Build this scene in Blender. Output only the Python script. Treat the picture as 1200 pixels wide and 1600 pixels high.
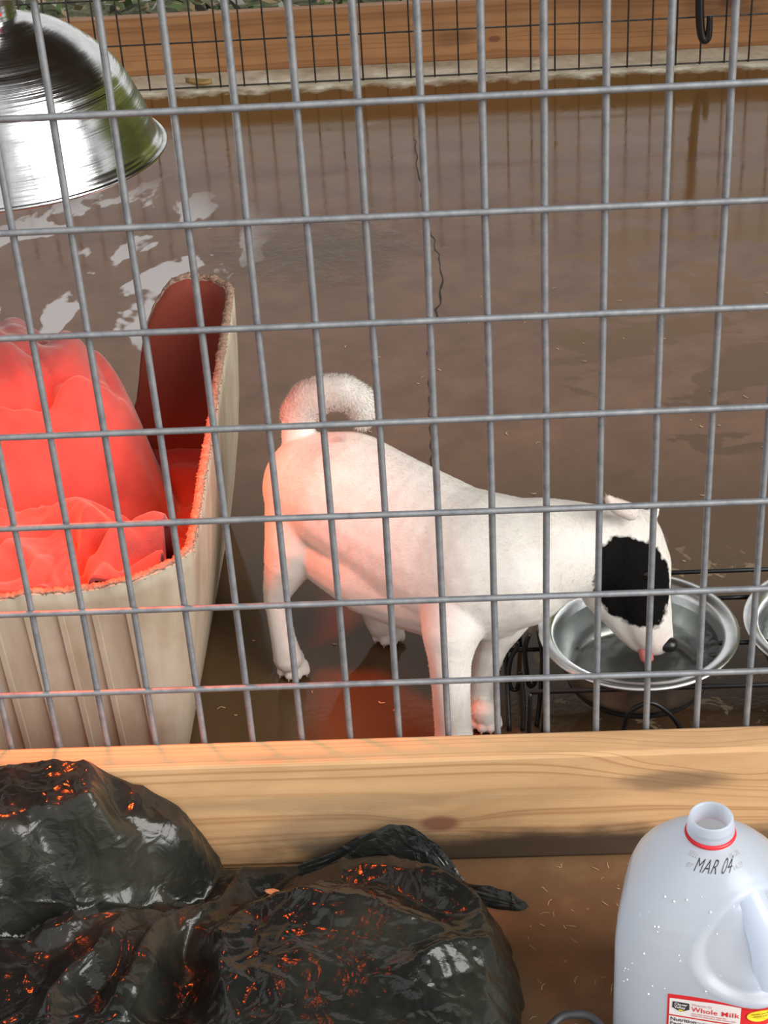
import bpy, bmesh, math, random
from math import sin, cos, pi, radians, exp, sqrt
from mathutils import Vector, Matrix, noise

for o in list(bpy.data.objects):
    bpy.data.objects.remove(o, do_unlink=True)
SC = bpy.context.scene
COL = SC.collection

# ------------------------------------------------------------------ camera
cam_d = bpy.data.cameras.new('camera')
cam = bpy.data.objects.new('camera', cam_d)
COL.objects.link(cam)
cam_d.sensor_fit = 'VERTICAL'
cam_d.sensor_height = 24.0
cam_d.lens = 24.0 * 2600.0 / 1600.0
cam_d.clip_start = 0.05
cam.matrix_world = Matrix((
    (0.9983211, 0.0372150, 0.0443858, -0.0829817),
    (0.0179919, 0.5291527, -0.8483358, -1.3356022),
    (-0.0550577, 0.8477101, 0.5275948, 1.2400557),
    (0, 0, 0, 1)))
SC.camera = cam

# ------------------------------------------------------------------ world, sun, exposure
SC.view_settings.view_transform = 'Standard'
SC.view_settings.look = 'None'
SC.view_settings.gamma = 1.0
SC.view_settings.use_curve_mapping = False
SC.view_settings.exposure = 0.43

world = bpy.data.worlds.new('overcast_sky')
SC.world = world
world.use_nodes = True
wn = world.node_tree
bg = wn.nodes['Background']
bg.inputs['Color'].default_value = (1.0, 0.985, 0.96, 1)
bg.inputs['Strength'].default_value = 0.66

sun_d = bpy.data.lights.new('sun', 'SUN')
sun_d.energy = 3.7
sun_d.angle = radians(50)
sun_d.color = (1.0, 0.97, 0.92)
sun = bpy.data.objects.new('sun', sun_d)
COL.objects.link(sun)
sun.location = (4, -3, 3)
sun.rotation_euler = Vector((-0.72, 0.48, -0.50)).to_track_quat('-Z', 'Y').to_euler()

# ------------------------------------------------------------------ helpers
def link(o, parent=None):
    COL.objects.link(o)
    if parent is not None:
        o.parent = parent
    return o

def tag(o, label=None, cat=None, group=None, kind=None):
    if label: o['label'] = label
    if cat: o['category'] = cat
    if group: o['group'] = group
    if kind: o['kind'] = kind
    return o

def empty(name, loc=(0, 0, 0)):
    o = bpy.data.objects.new(name, None)
    o.empty_display_size = 0.02
    o.location = loc
    return link(o)

def mesh_obj(name, verts, faces, mat, parent=None, smooth=True, world_coords=True):
    """verts in world coordinates; a parent is an unrotated empty or mesh."""
    me = bpy.data.meshes.new(name)
    off = Vector((0, 0, 0))
    p = parent
    while p is not None:
        off += p.location
        p = p.parent
    me.from_pydata([tuple(Vector(v) - off) for v in verts], [], faces)
    if smooth:
        me.polygons.foreach_set('use_smooth', [True] * len(me.polygons))
    me.update()
    if mat: me.materials.append(mat)
    o = bpy.data.objects.new(name, me)
    return link(o, parent)

def fix_normals(o):
    bm = bmesh.new(); bm.from_mesh(o.data)
    bmesh.ops.recalc_face_normals(bm, faces=bm.faces)
    bm.to_mesh(o.data); bm.free()
    return o

def box_vf(x0, x1, y0, y1, z0, z1):
    v = [(x0, y0, z0), (x1, y0, z0), (x1, y1, z0), (x0, y1, z0), (x0, y0, z1), (x1, y0, z1), (x1, y1, z1), (x0, y1, z1)]
    f = [(0, 3, 2, 1), (4, 5, 6, 7), (0, 1, 5, 4), (1, 2, 6, 5), (2, 3, 7, 6), (3, 0, 4, 7)]
    return v, f

def bevel_box(name, x0, x1, y0, y1, z0, z1, b, mat, parent=None, seg=2):
    v, f = box_vf(x0, x1, y0, y1, z0, z1)
    o = mesh_obj(name, v, f, mat, parent, smooth=False)
    bm = bmesh.new(); bm.from_mesh(o.data)
    bmesh.ops.bevel(bm, geom=list(bm.edges), offset=b, segments=seg, profile=0.5, affect='EDGES')
    bm.to_mesh(o.data); bm.free()
    return o

def catmull(pts, n=6):
    P = [Vector(p) for p in pts]
    out = []
    for i in range(len(P) - 1):
        p0 = P[max(i - 1, 0)]; p1 = P[i]; p2 = P[i + 1]; p3 = P[min(i + 2, len(P) - 1)]
        for k in range(n):
            t = k / n
            out.append(0.5 * ((2 * p1) + (p2 - p0) * t + (2 * p0 - 5 * p1 + 4 * p2 - p3) * t * t + (3 * p1 - p0 - 3 * p2 + p3) * t ** 3))
    out.append(P[-1])
    return out

def tube_vf(pts, r, seg=8, base=0):
    """closed tube along points; r number or list"""
    P = [Vector(p) for p in pts]
    n = len(P)
    R = r if isinstance(r, (list, tuple)) else [r] * n
    vs, fs = [], []
    T = []
    for i in range(n):
        a = P[max(i - 1, 0)]; b = P[min(i + 1, n - 1)]
        T.append((b - a).normalized())
    up = Vector((0, 0, 1)) if abs(T[0].z) < 0.9 else Vector((1, 0, 0))
    u = T[0].cross(up).normalized()
    for i in range(n):
        if i:
            ax = T[i - 1].cross(T[i])
            if ax.length > 1e-7:
                u = Matrix.Rotation(T[i - 1].angle(T[i]), 3, ax.normalized()) @ u
        w = T[i].cross(u).normalized()
        for k in range(seg):
            a = 2 * pi * k / seg
            vs.append(P[i] + (u * cos(a) + w * sin(a)) * R[i])
    for i in range(n - 1):
        for k in range(seg):
            a = base + i * seg + k; b = base + i * seg + (k + 1) % seg
            fs.append((a, b, b + seg, a + seg))
    fs.append(tuple(base + k for k in reversed(range(seg))))
    fs.append(tuple(base + (n - 1) * seg + k for k in range(seg)))
    return vs, fs

def tube(name, pts, r, mat, parent=None, seg=8):
    v, f = tube_vf(pts, r, seg)
    return mesh_obj(name, v, f, mat, parent)

def lathe(name, prof, mat, c=(0, 0, 0), parent=None, seg=64, close=False):
    vs, fs = [], []
    for (r, z) in prof:
        for k in range(seg):
            a = 2 * pi * k / seg
            vs.append((c[0] + r * cos(a), c[1] + r * sin(a), c[2] + z))
    m = len(prof)
    rng = m if close else m - 1
    for i in range(rng):
        j = (i + 1) % m
        for k in range(seg):
            k2 = (k + 1) % seg
            fs.append((i * seg + k, i * seg + k2, j * seg + k2, j * seg + k))
    return mesh_obj(name, vs, fs, mat, parent)

def fbm(x, y, z=0.0, o=4):
    return noise.fractal(Vector((x, y, z)), 1.0, 2.0, o)

def sstep(a, b, x):
    t = min(1, max(0, (x - a) / (b - a)))
    return t * t * (3 - 2 * t)

# ------------------------------------------------------------------ materials
class NT:
    def __init__(self, name):
        self.m = bpy.data.materials.new(name)
        self.m.use_nodes = True
        self.t = self.m.node_tree
        self.b = self.t.nodes['Principled BSDF']
        self.out = self.t.nodes['Material Output']
    def n(self, typ, **kw):
        nd = self.t.nodes.new(typ)
        for k, v in kw.items():
            setattr(nd, k, v)
        return nd
    def l(self, a, b):
        self.t.links.new(a, b)
    def coords(self, scale=(1, 1, 1), loc=(0, 0, 0)):
        tc = self.n('ShaderNodeTexCoord')
        mp = self.n('ShaderNodeMapping')
        mp.inputs['Scale'].default_value = scale
        mp.inputs['Location'].default_value = loc
        self.l(tc.outputs['Object'], mp.inputs['Vector'])
        return mp.outputs['Vector']
    def noise(self, vec, scale, detail=4, rough=0.55, dist=0.0):
        nd = self.n('ShaderNodeTexNoise')
        nd.inputs['Scale'].default_value = scale
        nd.inputs['Detail'].default_value = detail
        nd.inputs['Roughness'].default_value = rough
        nd.inputs['Distortion'].default_value = dist
        self.l(vec, nd.inputs['Vector'])
        return nd.outputs['Fac']
    def ramp(self, fac, stops, interp='LINEAR'):
        nd = self.n('ShaderNodeValToRGB')
        cr = nd.color_ramp
        cr.interpolation = interp
        while len(cr.elements) < len(stops):
            cr.elements.new(0.5)
        for e, (p, c) in zip(cr.elements, stops):
            e.position = p
            e.color = c if len(c) == 4 else (*c, 1)
        self.l(fac, nd.inputs['Fac'])
        return nd.outputs['Color']
    def math(self, op, a, b=None, c=None, clamp=False):
        nd = self.n('ShaderNodeMath', operation=op)
        nd.use_clamp = clamp
        for i, v in enumerate((a, b, c)):
            if v is None: continue
            if isinstance(v, (int, float)): nd.inputs[i].default_value = v
            else: self.l(v, nd.inputs[i])
        return nd.outputs[0]
    def mix(self, fac, a, b, blend='MIX'):
        nd = self.n('ShaderNodeMix', data_type='RGBA', blend_type=blend)
        for s, v in ((nd.inputs['Factor'], fac), (nd.inputs['A'], a), (nd.inputs['B'], b)):
            if isinstance(v, (int, float)): s.default_value = v
            elif isinstance(v, tuple): s.default_value = v if len(v) == 4 else (*v, 1)
            else: self.l(v, s)
        return nd.outputs['Result']
    def sep(self, vec):
        nd = self.n('ShaderNodeSeparateXYZ')
        self.l(vec, nd.inputs[0])
        return nd.outputs
    def comb(self, x, y, z):
        nd = self.n('ShaderNodeCombineXYZ')
        for i, v in enumerate((x, y, z)):
            if isinstance(v, (int, float)): nd.inputs[i].default_value = v
            else: self.l(v, nd.inputs[i])
        return nd.outputs[0]
    def bump(self, h, strength=0.3, dist=0.002, normal=None):
        nd = self.n('ShaderNodeBump')
        nd.inputs['Strength'].default_value = strength
        nd.inputs['Distance'].default_value = dist
        self.l(h, nd.inputs['Height'])
        if normal is not None: self.l(normal, nd.inputs['Normal'])
        return nd.outputs['Normal']
    def set(self, **kw):
        for k, v in kw.items():
            s = self.b.inputs[k.replace('_', ' ')]
            if isinstance(v, (int, float)): s.default_value = v
            elif isinstance(v, tuple): s.default_value = v if len(v) == 4 or len(s.default_value) == 3 else (*v, 1)
            else: self.l(v, s)
        return self

def plain(name, col, rough=0.5, metal=0.0, **kw):
    t = NT(name)
    t.set(Base_Color=col, Roughness=rough, Metallic=metal, **kw)
    return t.m

def ellipse_mask(t, vec, cx, cy, rx, ry, soft=0.3, axes=(0, 1), wob=None):
    """1 inside an ellipse in the two chosen object axes, 0 outside"""
    s = t.sep(vec)
    a = t.math('DIVIDE', t.math('SUBTRACT', s[axes[0]], cx), rx)
    b = t.math('DIVIDE', t.math('SUBTRACT', s[axes[1]], cy), ry)
    d = t.math('SQRT', t.math('ADD', t.math('MULTIPLY', a, a), t.math('MULTIPLY', b, b)))
    if wob is not None:
        d = t.math('ADD', d, wob)
    nd = t.n('ShaderNodeMapRange', interpolation_type='SMOOTHSTEP')
    nd.inputs['From Min'].default_value = 1 + soft
    nd.inputs['From Max'].default_value = 1 - soft
    t.l(d, nd.inputs['Value'])
    return nd.outputs[0]

def mat_floor():
    t = NT('wet_brown_painted_concrete')
    v = t.coords()
    big = t.noise(v, 2.2, 6, 0.6)
    mid = t.noise(v, 9, 6, 0.65)
    fine = t.noise(v, 120, 3, 0.7)
    base = t.ramp(mid, [(0.3, (0.135, 0.066, 0.036)), (0.55, (0.190, 0.098, 0.056)), (0.75, (0.232, 0.126, 0.075))])
    base = t.mix(t.math('MULTIPLY', fine, 0.25), base, (0.07, 0.04, 0.028))
    # reddish and olive drifts
    sx = t.sep(v)
    # browner tint: rear beam's reflection painted as a band, browner islands to the right
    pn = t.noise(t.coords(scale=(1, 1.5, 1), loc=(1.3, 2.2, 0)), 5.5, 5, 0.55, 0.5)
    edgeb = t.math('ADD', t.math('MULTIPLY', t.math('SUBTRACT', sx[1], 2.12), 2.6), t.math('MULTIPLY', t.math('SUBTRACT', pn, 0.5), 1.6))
    isl = ellipse_mask(t, v, 0.5, 1.45, 0.55, 0.85, 0.6)
    islb = t.math('SUBTRACT', t.math('MULTIPLY', isl, t.math('SUBTRACT', pn, 0.30)), 0.20)
    near = t.math('MULTIPLY', t.math('SUBTRACT', 0.85, sx[1]), 0.5)  # near floor darkened in its colour to subdue the lamp's red
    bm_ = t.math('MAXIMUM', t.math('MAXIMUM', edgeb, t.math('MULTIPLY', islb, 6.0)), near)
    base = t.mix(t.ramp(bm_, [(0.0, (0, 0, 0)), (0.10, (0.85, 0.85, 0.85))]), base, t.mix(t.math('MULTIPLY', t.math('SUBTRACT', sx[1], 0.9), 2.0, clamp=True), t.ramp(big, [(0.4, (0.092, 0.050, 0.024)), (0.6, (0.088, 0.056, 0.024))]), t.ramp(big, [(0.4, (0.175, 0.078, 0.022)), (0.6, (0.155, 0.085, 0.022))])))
    # peeled pale flakes by the bowls
    fl = t.noise(v, 26, 4, 0.6, 0.6)
    m1 = ellipse_mask(t, v, 0.22, 0.26, 0.28, 0.26, 0.4)
    flm = t.math('MULTIPLY', m1, t.ramp(fl, [(0.60, (0, 0, 0)), (0.63, (1, 1, 1))]))
    base = t.mix(t.math('MULTIPLY', flm, 0.8), base, (0.36, 0.26, 0.16))
    # whitish patches at the left rear
    wv = t.coords(scale=(1.0, 0.55, 1), loc=(3.1, 0.4, 0))
    fw = t.noise(wv, 7, 4, 0.5, 0.3)
    m2 = ellipse_mask(t, v, -0.76, 1.55, 0.30, 0.42, 0.3)
    fwm = t.math('MULTIPLY', m2, t.ramp(fw, [(0.53, (0, 0, 0)), (0.545, (1, 1, 1))]))
    base = t.mix(t.math('MULTIPLY', fwm, 0.85), base, (0.58, 0.55, 0.56))
    # dry pale concrete beyond the rear mesh
    dryn = t.noise(v, 14, 4, 0.6)
    edge = t.math('ADD', sx[1], t.math('MULTIPLY', t.math('SUBTRACT', dryn, 0.5), 0.12))
    dry = t.ramp(t.math('MULTIPLY', t.math('SUBTRACT', edge, 2.56), 8.0, clamp=True), [(0.1, (0, 0, 0)), (0.5, (1, 1, 1))])
    dcol = t.ramp(dryn, [(0.32, (0.52, 0.45, 0.33)), (0.55, (0.74, 0.67, 0.53)), (0.66, (0.88, 0.84, 0.72))])
    base = t.mix(dry, base, dcol)
    # outside strip in front of the beam: dusty, dry
    front = t.ramp(t.math('MULTIPLY', t.math('SUBTRACT', -0.02, sx[1]), 30, clamp=True), [(0, (0, 0, 0)), (1, (1, 1, 1))])
    fcol = t.ramp(mid, [(0.35, (0.13, 0.075, 0.036)), (0.52, (0.17, 0.085, 0.042)), (0.68, (0.22, 0.13, 0.062))])
    fcol = t.mix(t.math('MULTIPLY', fine, 0.35), fcol, (0.12, 0.08, 0.05))
    base = t.mix(front, base, fcol)
    # wetness
    wet = t.noise(t.coords(scale=(1, 0.6, 1)), 6.5, 4, 0.55, 0.8)
    pud = t.ramp(wet, [(0.54, (0.085, 0.085, 0.085)), (0.58, (0.045, 0.045, 0.045))])
    rough = t.mix(dry, pud, (0.8, 0.8, 0.8))
    rough = t.mix(front, rough, (0.55, 0.55, 0.55))
    rough = t.mix(flm, rough, (0.5, 0.5, 0.5))
    splash = ellipse_mask(t, v, -0.33, 1.60, 0.16, 0.13, 0.5, wob=t.math('MULTIPLY', t.math('SUBTRACT', t.noise(v, 16, 4, .6), .5), 2.2))
    rough = t.mix(splash, rough, (0.04, 0.04, 0.04))
    base = t.mix(t.math('MULTIPLY', splash, 0.5), base, (0.07, 0.045, 0.02))
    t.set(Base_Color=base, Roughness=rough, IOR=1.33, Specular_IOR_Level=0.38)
    rip = t.noise(v, 45, 4, 0.6)
    damp = t.math('MULTIPLY', t.math('ADD', 1.0, t.math('MULTIPLY', splash, 14.0)), t.math('MULTIPLY', t.math('ADD', fine, t.math('MULTIPLY', rip, 1.5)), t.math('ADD', t.math('MULTIPLY', pud, 2.2), 0.10)))
    t.l(t.bump(damp, 0.22, 0.0012), t.b.inputs['Normal'])
    return t.m

def mat_wood(name, dark, light, knots, axis_len='x', seed=0.0, stain=None, ring_scale=42, rough=0.6, top_tint=None):
    """softwood: grain along X bending round the knots (x, z, radius)"""
    t = NT(name)
    v = t.coords(loc=(seed, seed * .3, 0))
    vo = t.coords()
    s = t.sep(v)
    so = t.sep(vo)
    # cross-section coordinate with slow wander along the board
    warp = t.noise(t.coords(scale=(1.2, 3, 3), loc=(seed, 0, 0)), 1.6, 1, 0.4)
    g = t.math('ADD', t.math('MULTIPLY', s[2], 1.0), t.math('MULTIPLY', s[1], 3.2))
    g = t.math('ADD', g, t.math('MULTIPLY', t.math('SUBTRACT', warp, 0.5), 0.05))
    kmask = None; kred = None
    for (kx, kz, kr) in knots:
        dx = t.math('DIVIDE', t.math('SUBTRACT', so[0], kx), kr * 3.2)
        dz = t.math('DIVIDE', t.math('SUBTRACT', so[2], kz), kr * 1.6)
        d2 = t.math('ADD', t.math('MULTIPLY', dx, dx), t.math('MULTIPLY', dz, dz))
        bell = t.math('DIVIDE', 1.0, t.math('ADD', 1.0, t.math('MULTIPLY', d2, d2)))
        g = t.math('ADD', g, t.math('MULTIPLY', bell, t.math('MULTIPLY', t.math('SUBTRACT', so[2], kz - kr * .4), 1.2)))
        if kr > 0.02: continue
        e = ellipse_mask(t, vo, kx, kz, kr * 1.25, kr * 0.62, 0.35, (0, 2))
        kmask = e if kmask is None else t.math('MAXIMUM', kmask, e)
    gn = t.n('ShaderNodeTexNoise', noise_dimensions='1D')
    gn.inputs['Scale'].default_value = ring_scale
    gn.inputs['Detail'].default_value = 1.2
    t.l(g, gn.inputs['W'])
    col = t.ramp(gn.outputs['Fac'], [(0.30, light), (0.5, tuple(a * .93 for a in light)), (0.60, dark), (0.68, tuple(a * .97 for a in light))])
    fib = t.noise(t.coords(scale=(6, 160, 160), loc=(seed, 0, 0)), 3.0, 4, 0.7)
    col = t.mix(t.math('MULTIPLY', fib, 0.30), col, dark)
    blotch = t.noise(t.coords(scale=(1, 3, 3), loc=(seed * 2, 0, 0)), 6, 4, 0.55)
    col = t.mix(t.ramp(blotch, [(0.45, (0, 0, 0)), (0.75, (0.55, 0.55, 0.55))]), col, tuple(a * .75 for a in dark))
    if kmask is not None:
        col = t.mix(t.math('MULTIPLY', kmask, 0.85), col, (0.20, 0.055, 0.03))
    if stain:
        for (sx, sz, rx, rz, amt, sc, wobs) in stain:
            wob = t.math('MULTIPLY', t.math('SUBTRACT', t.noise(t.coords(scale=(1, 2.5, 2.5)), 14, 4, 0.6), 0.5), wobs)
            e = ellipse_mask(t, vo, sx, sz, rx, rz, 0.45, (0, 2), wob)
            col = t.mix(t.math('MULTIPLY', e, amt), col, sc)
    t.set(Base_Color=col, Roughness=rough)
    t.l(t.bump(t.math('ADD', fib, t.math('MULTIPLY', gn.outputs['Fac'], 0.6)), 0.25, 0.0012), t.b.inputs['Normal'])
    return t.m

def mat_galv(name='galvanised_steel_wire', c0=(0.17, 0.18, 0.20), c1=(0.33, 0.345, 0.37), rust=0.5, metal=0.55):
    t = NT(name)
    v = t.coords()
    a = t.noise(v, 60, 5, 0.65)
    b = t.noise(v, 22, 5, 0.7)
    col = t.ramp(a, [(0.3, c0), (0.7, c1)])
    col = t.mix(t.math('MULTIPLY', t.ramp(b, [(0.60, (0, 0, 0)), (0.72, (1, 1, 1))]), rust), col, (0.16, 0.09, 0.06))
    t.set(Base_Color=col, Roughness=t.ramp(a, [(0.3, (0.62, 0.62, 0.62)), (0.7, (0.42, 0.42, 0.42))]), Metallic=metal)
    t.l(t.bump(a, 0.25, 0.0006), t.b.inputs['Normal'])
    return t.m

M_FLOOR = mat_floor()
M_WOOD_F = mat_wood('pale_pine_with_stains', (0.42, 0.225, 0.10), (0.66, 0.41, 0.21),
                    [(-0.114, 0.0526, 0.016), (0.205, 0.069, 0.030), (0.145, 0.115, 0.026)], seed=1.7,
                    stain=[(0.02, 0.012, 0.34, 0.028, 0.95, (0.030, 0.020, 0.013), 0.9),
                           (0.125, 0.101, 0.055, 0.012, 0.65, (0.13, 0.085, 0.05), 0.9),
                           (-0.20, 0.045, 0.10, 0.03, 0.45, (0.14, 0.11, 0.08), 1.2),
                           (-0.24, 0.085, 0.16, 0.010, 0.35, (0.20, 0.15, 0.09), 1.2)])
M_WOOD_B = mat_wood('orange_brown_pine', (0.30, 0.13, 0.05), (0.50, 0.25, 0.105),
                    [(0.62, 0.11, 0.019), (0.05, 0.05, 0.012)], seed=5.1,
                    stain=[(0.60, 0.10, 0.10, 0.03, 0.5, (0.08, 0.04, 0.02), 1.0),
                           (-0.05, 0.055, 0.05, 0.02, 0.5, (0.14, 0.06, 0.03), 1.0)])
M_GALV = mat_galv()
M_DARKWIRE = mat_galv('dark_weathered_wire', (0.03, 0.028, 0.026), (0.075, 0.07, 0.065), 0.6, 0.3)
M_BLACKMETAL = plain('black_coated_metal', (0.012, 0.012, 0.013), 0.38)
M_ROOF = plain('brown_roof_deck', (0.10, 0.075, 0.055), 0.8)
M_POST = plain('weathered_post', (0.20, 0.14, 0.09), 0.8)

# ------------------------------------------------------------------ structure
v, f = box_vf(-4.0, 4.0, -2.6, 2.9, -0.12, 0.0)
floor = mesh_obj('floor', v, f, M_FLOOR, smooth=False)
tag(floor, 'wet brown painted concrete slab with worn patches and a crack', 'floor', kind='structure')

def crack(pts, w, name):
    P = catmull(pts, 10)
    random.seed(4)
    P = [p + Vector((random.gauss(0, .0035), random.gauss(0, .002), 0)) for p in P]
    vs, fs = [], []
    for i, p in enumerate(P):
        ww = w * (0.4 + 0.9 * abs(noise.noise(Vector((i * .37, 2, 1)))) * 2)
        vs += [(p.x - ww, p.y, 0.0006), (p.x + ww, p.y, 0.0006), (p.x, p.y, -0.004)]
        if i:
            a = 3 * (i - 1); b = 3 * i
            fs += [(a, a + 1, b + 1, b)]
    o = mesh_obj(name, vs, fs, M_CRACK, floor)
    return o
M_CRACK = plain('dark_crack', (0.03, 0.02, 0.014), 0.7)
crack([(-.150, 2.20, 0), (-.145, 2.154, 0), (-.125, 1.748, 0), (-.096, 1.496, 0), (-.110, 1.305, 0), (-.122, 1.042, 0), (-.121, .797, 0), (-.125, .62, 0)], 0.0015, 'floor_crack')

def mat_ground():
    t = NT('leaf_strewn_ground')
    v = t.coords()
    a = t.noise(v, 18, 5, 0.7)
    col = t.ramp(a, [(0.35, (0.03, 0.035, 0.02)), (0.5, (0.10, 0.12, 0.05)), (0.62, (0.22, 0.19, 0.12)), (0.75, (0.40, 0.38, 0.30))])
    t.set(Base_Color=col, Roughness=0.9)
    return t.m
v, f = box_vf(-14, 14, 2.9, 22, -0.16, -0.03)
v2, f2 = box_vf(-14, 14, -14, -2.6, -0.16, -0.03)
v3, f3 = box_vf(-14, -4.0, -2.6, 2.9, -0.16, -0.03)
v4, f4 = box_vf(4.0, 14, -2.6, 2.9, -0.16, -0.03)
V = v + v2 + v3 + v4
F = f + [tuple(i + 8 for i in q) for q in f2] + [tuple(i + 16 for i in q) for q in f3] + [tuple(i + 24 for i in q) for q in f4]
ground = mesh_obj('ground', V, F, mat_ground(), smooth=False)
tag(ground, 'leaf strewn earth beyond the slab', 'ground', kind='structure')

# roof that shades the pen (out of view above) on posts
v, f = box_vf(-3.0, 3.0, -0.25, 3.0, 2.25, 2.31)
roof = mesh_obj('ceiling', v, f, M_ROOF, smooth=False)
tag(roof, 'brown board roof over the pen', 'roof', kind='structure')
for (px, pyy, z0) in ((-2.9, -0.15, 0.0), (2.9, -0.15, 0.0), (-2.9, 2.85, 0.0), (2.9, 2.85, 0.0)):
    v, f = box_vf(px - .045, px + .045, pyy - .045, pyy + .045, z0, 2.25)
    p = mesh_obj('roof_post', v, f, M_POST, smooth=False)
    tag(p, 'square wooden post holding the roof', 'post', 'roof posts', kind='structure')

# hedge to the right of the pen, out of view, seen in the wet floor and the lamp
def hedge():
    vs, fs = [], []
    NA, NB = 90, 40
    for i in range(NA + 1):
        y = 0.9 + 6.0 * i / NA
        for j in range(NB + 1):
            t = j / NB
            x = 3.7 + .12 * sin(t * 9) ; z = -0.03 + 2.9 * t
            d = .28 * fbm(y * 2.2, z * 2.2, 1, 4)
            vs.append((x + .6 * t * t + d, y + .2 * fbm(y * 3, z * 3, 7, 3), z + .15 * fbm(y * 3, z * 3, 4, 3) * t))
    for i in range(NA):
        for j in range(NB):
            k = i * (NB + 1) + j
            fs.append((k, k + NB + 1, k + NB + 2, k + 1))
    t = NT('yellow_green_leaves')
    v = t.coords()
    n = t.noise(v, 14, 5, .7)
    t.set(Base_Color=t.ramp(n, [(.35, (.03, .06, .01)), (.5, (.32, .36, .06)), (.65, (.62, .64, .16))]), Roughness=.8)
    o = mesh_obj('hedge', vs, fs, t.m)
    so = o.modifiers.new('solid', 'SOLIDIFY'); so.thickness = .5; so.offset = -1
    tag(o, 'yellow-green hedge to the right of the pen', 'hedge', kind='structure')
hedge()

# ------------------------------------------------------------------ front beam
beam = bevel_box('wooden_beam', -1.6, 1.6, -0.0415, -0.0035, 0.0, 0.1397, 0.004, M_WOOD_F)
tag(beam, 'pale pine plank on edge below the front wire panel, stained dark along its foot', 'plank')
# rear beam
rbeam = bevel_box('wooden_beam', -2.2, 2.2, 2.765, 2.803, 0.0, 0.145, 0.004, M_WOOD_B)
tag(rbeam, 'orange-brown pine plank on edge behind the rear wire mesh', 'plank')

# ------------------------------------------------------------------ front wire panel
U = 0.0508
fence = empty('wire_fence_panel', (0, 0, 0.0))
tag(fence, 'galvanised welded wire panel with tall rectangular openings in the foreground', 'wire panel')
RW = 0.0033
random.seed(11)
def wobble_line(p0, p1, amp, n, seed):
    P = []
    for i in range(n + 1):
        t = i / n
        p = Vector(p0).lerp(Vector(p1), t)
        k = 1.0 if 0 < i < n else 0.0
        p += Vector((noise.noise(Vector((seed, t * 4, 0))), 0, noise.noise(Vector((seed, t * 4, 9))))) * amp
        P.append(p)
    return P
for c in range(-24, 25):
    tube('vertical_wire', wobble_line((c * U, 0.0030, 0.045), (c * U, 0.0030, 1.14), 0.0012, 12, c * 1.7), RW, M_GALV, fence, 8)
for r in range(-3, 9):
    z = 0.8068982 - r * 1.965 * U
    if z < 0.06: continue
    tube('horizontal_wire', wobble_line((-24.3 * U, -0.0026 if z > .145 else 0.0085, z), (24.3 * U, -0.0026 if z > .145 else 0.0085, z), 0.0012, 44, 50 + r * 2.3), RW * 0.97, M_GALV, fence, 8)

# rear mesh
rear = empty('rear_wire_mesh', (0, 2.63, 0.0))
tag(rear, 'dark wire mesh standing along the rear edge of the wet floor', 'wire mesh')
X0 = -0.792
for c in range(-14, 48):
    x = X0 + c * 0.0583 * 0.99
    tube('vertical_wire', [(x, 2.63, 0.004), (x + .001, 2.63, 0.45)], 0.0023, M_DARKWIRE, rear, 6)
for k in range(5):
    z = 0.006 + k * 0.1095
    tube('horizontal_wire', [(X0 - .82, 2.6345, z), (1.93, 2.6345, z)], 0.0021, M_DARKWIRE, rear, 6)

# black hook hanging on the rear mesh
hk = [(0.522, 2.612, 0.335), (0.523, 2.612, 0.29), (0.525, 2.612, 0.18), (0.529, 2.612, 0.11), (0.535, 2.612, 0.076), (0.542, 2.611, 0.067), (0.549, 2.610, 0.074), (0.551, 2.609, 0.095), (0.5505, 2.608, 0.125)]
hkp = catmull([(0.5215, 2.634, 0.325), (0.5215, 2.638, 0.3405), (0.5215, 2.628, 0.352)] + hk, 6)
hook = tube('hook', hkp, [0.0105 if i < len(hkp) - 20 else 0.0105 - 0.0002 * (i - len(hkp) + 20) for i in range(len(hkp))], M_BLACKMETAL, None, 10)
tag(hook, 'black metal hook hanging on the rear mesh', 'hook')

# ------------------------------------------------------------------ heat lamp
def mat_aluminium():
    t = NT('spun_aluminium')
    v = t.coords()
    s = t.sep(v)
    r = t.math('SQRT', t.math('ADD', t.math('MULTIPLY', s[0], s[0]), t.math('MULTIPLY', s[1], s[1])))
    w = t.n('ShaderNodeTexNoise', noise_dimensions='1D')
    w.inputs['Scale'].default_value = 420
    w.inputs['Detail'].default_value = 3
    t.l(t.math('SUBTRACT', s[2], t.math('MULTIPLY', r, 0.4)), w.inputs['W'])
    w2 = t.n('ShaderNodeTexNoise', noise_dimensions='1D')
    w2.inputs['Scale'].default_value = 55
    w2.inputs['Detail'].default_value = 1
    t.l(t.math('SUBTRACT', s[2], t.math('MULTIPLY', r, 0.4)), w2.inputs['W'])
    sm = t.noise(v, 30, 5, 0.65)
    col = t.ramp(sm, [(0.35, (0.52, 0.54, 0.56)), (0.6, (0.70, 0.71, 0.72))])
    t.set(Base_Color=col, Metallic=1.0, Roughness=t.ramp(sm, [(0.35, (0.22, 0.22, 0.22)), (0.65, (0.13, 0.13, 0.13))]))
    n1 = t.bump(w.outputs['Fac'], 0.35, 0.0007)
    n2 = t.bump(w2.outputs['Fac'], 0.45, 0.004, n1)
    t.l(n2, t.b.inputs['Normal'])
    return t.m
M_ALU = mat_aluminium()
LC = (-0.504, 0.2, 0.707)
lamp = empty('heat_lamp', LC)
tag(lamp, 'spun aluminium dome heat lamp hanging over the beige tub', 'lamp')
prof = [(.152, .0), (.1505, .004), (.1455, .0085), (.1435, .016), (.141, .025), (.1372, .036), (.132, .048), (.126, .061), (.119, .074), (.1095, .0865), (.098, .097), (.085, .108), (.071, .117), (.060, .1215), (.052, .124), (.042, .1275), (.033, .131)]
inner = [(r - .0012, z - .001) for r, z in reversed(prof)]
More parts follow.
